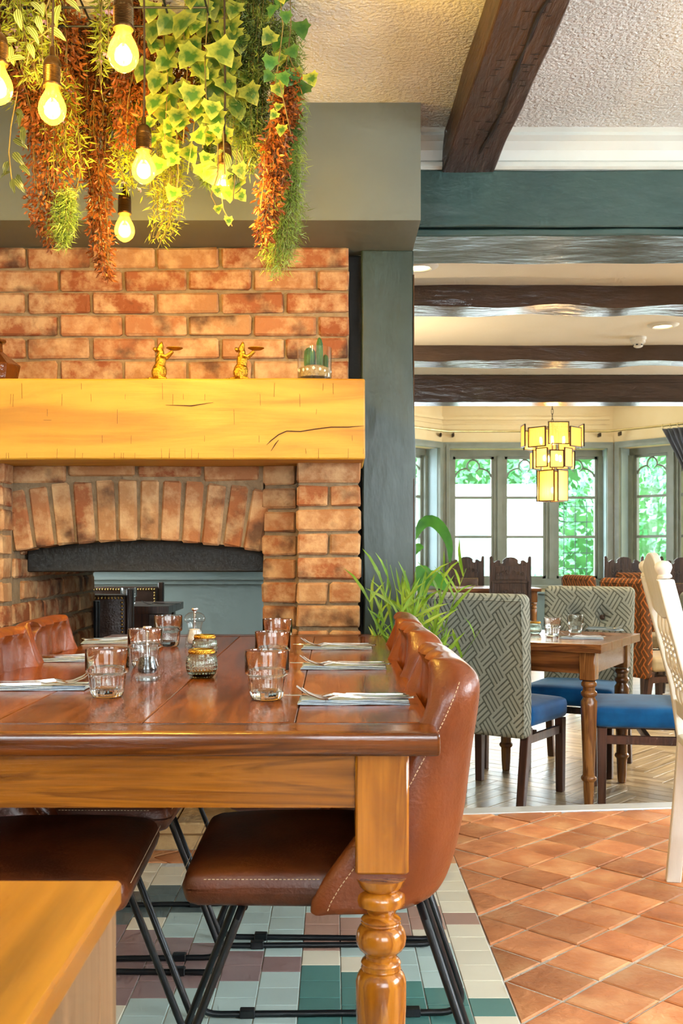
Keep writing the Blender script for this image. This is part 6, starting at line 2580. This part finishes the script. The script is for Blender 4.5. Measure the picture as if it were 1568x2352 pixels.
tier(.27, -.045, -.235 - .01, 8, -PI / 2, .04)
tier(.185, -.245, -.44, 8, -PI / 2, -.03)
tier(.10, -.46, -.775, 4, -PI / 4, .0)
MB().tube([(0, 0, -.70), (0, 0, .02)], .008, n=8).build('stem', X['bronzewire'], ct)
for i in range(4):
    a = PI / 4 + i * PI / 2
    MB().tube([(.27 * math.cos(a), .27 * math.sin(a), -.05), (0, 0, -.02)], .004, n=6).build('arm', X['bronzewire'], ct)
for i in range(12):
    M = Tm(0, 0, .03 + i * .05, rz=(i % 2) * PI / 2)
    MB().tube([(.010 * math.cos(a), 0, .031 * math.sin(a)) for a in np.linspace(0, 2 * PI, 13)[:-1]], .0028, n=5, closed=True, M=M).build('chain_link', X['bronzewire'], ct, smooth=60)
MB().tube([(0, 0, .6), (0, 0, 3.05 - cp.z)], .006, n=6).build('drop_rod', X['bronzewire'], ct)
MB().lathe([(.02, 3.02 - cp.z), (.055, 3.03 - cp.z), (.06, 3.05 - cp.z), (.0, 3.05 - cp.z)], 20).build('ceiling_rose', X['bronzewire'], ct, smooth=40)
for (r, z, n) in ((.13, -.16, 6), (.09, -.34, 4), (.0, -.66, 1)):
    for i in range(n):
        a = 2 * PI * i / n + .3
        MB().ell((r * math.cos(a), r * math.sin(a), z), (.016, .016, .035), 10).build('bulb', X['hotbulb'], ct, smooth=70)
    point('chandelier_light', (cp.x, CHY, cp.z + z - .02), CHAN_W / 3, (1.0, .70, .34), .05)

# ---------------------------------------------------------------- ceiling fittings
def downlight(px, py, Zc, label, tilt=0):
    Y = (Zc - H) * F / (CY - py)
    x = (px - CX) * Y / F
    t = thing('downlight', label, 'lamp', (x, Y, Zc), group='recessed ceiling spotlights')
    MB().lathe([(.095, .0), (.09, -.006), (.062, -.016), (.055, -.012), (.052, .0)], 32, cap=False).build('bezel', X['plastic'], t, smooth=40)
    MB().lathe([(.05, -.008), (.048, -.006), (.0, -.005)], 24).build('lens', X['hotlens'], t, smooth=40)
    d = bpy.data.lights.new('downlight_beam', 'SPOT')
    d.energy, d.color, d.spot_size, d.spot_blend, d.shadow_soft_size = DOWN_W, (1.0, .78, .48), math.radians(95), .6, .04
    o = bpy.data.objects.new('downlight_beam', d)
    o.location = (x, Y, Zc - .03)
    COL.objects.link(o)
    return t


X['hotlens'] = EMIT('lit_spot_lens', (1.0, .85, .5), 6)
downlight(1522, 746, CZ2, 'round recessed ceiling spotlight above the smoke detector')
downlight(962, 611, CZ2, 'round recessed ceiling spotlight half hidden behind the teal post')
for (x, y) in ((2.1, 5.3), (3.6, 5.9), (1.2, 7.6), (3.4, 7.7)):
    d = downlight(CX + x / y * F, CY - (CZ2 - H) * F / y, CZ2, 'x')
    nm = {5.3: 'recessed ceiling spotlight over the step to the right, out of frame', 5.9: 'recessed ceiling spotlight far right, out of frame',
          7.6: 'recessed ceiling spotlight before the lintel, hidden behind the beam', 7.7: 'recessed ceiling spotlight by the side windows, out of frame'}[y]
    d['label'] = nm
q = W(1465, 787, 6.70)
sd = thing('smoke_detector', 'white smoke detector on the cream ceiling before a brown beam', 'smoke detector', (q.x, 6.70, CZ2))
MB().lathe([(.052, 0), (.052, -.012), (.050, -.016), (.046, -.018), (.046, -.034), (.036, -.042), (.030, -.044)], 28).build('base', X['plastic'], sd, smooth=40)
MB().lathe([(.030, -.045), (.029, -.058), (.02, -.064), (.0, -.065)], 24).build('sensor', X['plastic'], sd, smooth=40)
for i in range(6):
    a = 2 * PI * i / 6
    MB().box(-.006, .006, -.0025, .0025, -.054, -.047, Tm(.0295 * math.cos(a), .0295 * math.sin(a), 0, rz=a + PI / 2)).build('vent', X['blacksteel'], sd)

def fill_lamp(loc, rz, label):  # lamps added out of view to brighten the dining room ceiling
    t = thing('fill_lamp', label, 'lamp', loc, rz, 'added fill lamps of the dining room')
    MB().cbox(-.04, .04, 0, .02, -.09, .09, .004).build('back_plate', X['bronzewire'], t)
    MB().tube([(0, .02, -.02), (0, .10, -.03), (0, .14, .0), (0, .14, .05)], .007, n=8).build('arm', X['bronzewire'], t, smooth=60)
    MB().lathe([(.085, .05), (.055, .19)], 24, M=Tm(0, .14, 0), cap=False).build('shade', X['creamseat'], t, smooth=60)
    MB().ell((0, .14, .11), (.022, .022, .032), 10).build('bulb', X['hotbulb'], t, smooth=70)
    M = Matrix.Translation(loc) @ Matrix.Rotation(rz, 4, 'Z')
    p = M @ Vector((0, .14, .18))
    point('fill_lamp_light', p, FILL_W, (1.0, .74, .42), .03)
    return t


fill_lamp((3.0, 4.162, 1.55), 0, 'added fill lamp with a shade on the dividing wall, out of frame on the right')
fill_lamp((4.6, 4.162, 1.55), 0, 'added fill lamp with a shade on the dividing wall farther right, out of frame')
fill_lamp((.082, 6.2, 1.6), -PI / 2, 'added fill lamp with a shade on the left dining room wall, hidden behind the post')
fill_lamp((.082, 9.2, 1.6), -PI / 2, 'added fill lamp with a shade on the left wall before the bay, hidden behind the post')
fill_lamp((5.998, 9.15, 1.6), PI / 2, 'added fill lamp with a shade between the side windows, out of frame')

# ---------------------------------------------------------------- curtain pole and curtain
cpz = H + (CY - 990) * 14.05 / F
pole = thing('curtain_pole', 'brass curtain pole bent round the bay above the windows', 'curtain pole', (0, 0, 0))
kx = 3.804 - .10
pts = [(1.479 - 1.2, BY - .12 - 1.2, cpz), (1.479 + .05, BY - .12, cpz), (2.6, BY - .12, cpz), (kx, BY - .12, cpz), (kx + .66 * 1.9, BY - .12 - .75 * 1.9, cpz)]
MB().tube(pts, .016, n=10).build('rod', X['brass'], pole, smooth=60)
for (x, y) in ((1.45, BY - .12), (1.62, BY - .12), (3.6, BY - .12), (kx + .13, BY - .27)):
    MB().cbox(x - .012, x + .012, y, y + .11, cpz - .07, cpz - .02, .003).build('bracket', X['bronzewire'], pole)
cur = thing('curtain', 'charcoal gathered curtain hanging from brass rings at the right edge', 'curtain', (0, 0, 0))
nu, nv2 = 90, 30


def curt(u, v):
    # u along the width, v from top (0) to bottom (1): gathered towards the right by a tie-back
    d0 = .80 + (1.50 - .80) * u
    shift = .62 * math.sin(min(1, v / .62) * PI / 2) if v < .62 else .62 - .15 * (v - .62) / .38
    d = d0 + shift * (1 - u)
    fold = .035 * math.sin(u * 60) * (1 - .3 * v)
    x = kx + .66 * d - .75 * fold
    y = BY - .17 - .75 * d - .66 * fold
    return (x, y, cpz - .05 - v * (cpz - .05 - FZ - .05))


o = MB().grid(curt, nu, nv2).build('fabric', X['curtain'], cur, smooth=70, fix=False)
sol = o.modifiers.new('thickness', 'SOLIDIFY')
sol.thickness = .004
for i in range(7):
    d = .82 + .11 * i
    x, y = kx + .66 * d, BY - .12 - .75 * d
    MB().tube([(x + .024 * .75 * math.cos(a), y + .024 * .66 * math.cos(a), cpz - .008 + .026 * math.sin(a)) for a in np.linspace(0, 2 * PI, 17)[:-1]], .003, n=5, closed=True).build('ring', X['brass'], cur, smooth=60)

# ---------------------------------------------------------------- room behind the fireplace
def studded_chair(label, loc, rz, group):
    t = thing('studded_chair', label, 'chair', loc, rz, group)
    pad = MB().rbox(0, -.20, .64, .42, .05, .40, .015, n=4).build('backrest', X['darkleather'], t, smooth=60)
    for s in (-1, 1):
        MB().cbox(s * .225 - .016, s * .225 + .016, -.22, -.18, 0, .865, .004).build('back_post', X['carved'], t)
        MB().cbox(s * .215 - .02, s * .215 + .02, .17, .21, 0, .40, .004).build('leg', X['carved'], t)
        MB().cbox(s * .215 - .01, s * .215 + .01, -.18, .17, .18, .21, .002).build('stretcher', X['carved'], t)
    mb = MB()
    for q in (-1, 1):
        y = -.20 + q * .0265
        for i in range(24):
            u = -.19 + .38 * i / 23
            mb.ell((u, y, .822), (.0075, .005, .0075), 6)
        for i in range(20):
            for s in (-1, 1):
                mb.ell((s * .19, y, .46 + .018 * i), (.0075, .005, .0075), 6)
    tag(mb.build('studs', X['stud'], pad, smooth=60, fix=False), kind='stuff')
    MB().rbox(0, 0, .43, .44, .42, .07, .02, n=4).build('seat', X['darkleather'], t, smooth=60)
    return t


GS = 'studded dark leather chairs behind the fireplace'
studded_chair('dark leather chair with brass studs seen from behind through the fireplace', (-1.215, 5.30, 0), 0, GS)
studded_chair('dark leather chair with brass studs facing us beyond the table behind the fireplace', (-1.27, 6.15, 0), PI, GS)
studded_chair('dark leather chair edge visible at the right of the fireplace opening', (-.42, 5.85, 0), PI / 2 + .2, GS)
pub_table('dark table with one glass, seen through the fireplace', (-1.235, 5.70, 0), 0, .38, .27, T=.765, topm=X['walnut'], legm=X['carved'])
tag(link('tumbler', TUM, None, (-1.08, 5.52, .7655)), 'glass tumbler on the table seen through the fireplace', 'glass')
tag(link('fork', FORK, None, (-.93, 5.62, .7655), (0, 0, .3)), 'steel fork on the table seen through the fireplace', 'fork')
po = thing('fire_poker', 'black iron poker standing against the bricks inside the fireplace', 'poker', (-1.10, 4.86, .088))
MB().tube([(0, 0, .0), (0, 0, .50)], .009, n=8).build('shaft', X['blacksteel'], po, smooth=60)
MB().tube([(0, 0, .50), (0, 0, .73)], [.013, .016], n=10).build('grip', X['blacksteel'], po, smooth=60)
MB().lathe([(.05, 0), (.05, .008), (.012, .014), (.0, .015)], 16).build('foot', X['blacksteel'], po, smooth=40)
wl = thing('wall_sconce', 'slate blue urn-shaped wall ornament above the dado rail behind the fireplace', 'ornament', (-.94, 6.96, 1.0))
MB().lathe([(.004, -.06), (.03, -.05), (.075, -.01), (.08, .03), (.06, .06), (.03, .08)], 20, M=Tm(0, -.05, 0)).build('bowl', X['wallC'], wl, smooth=50)
MB().cbox(-.03, .03, -.02, .039, -.05, .15, .004).build('back_plate', X['wallC'], wl)
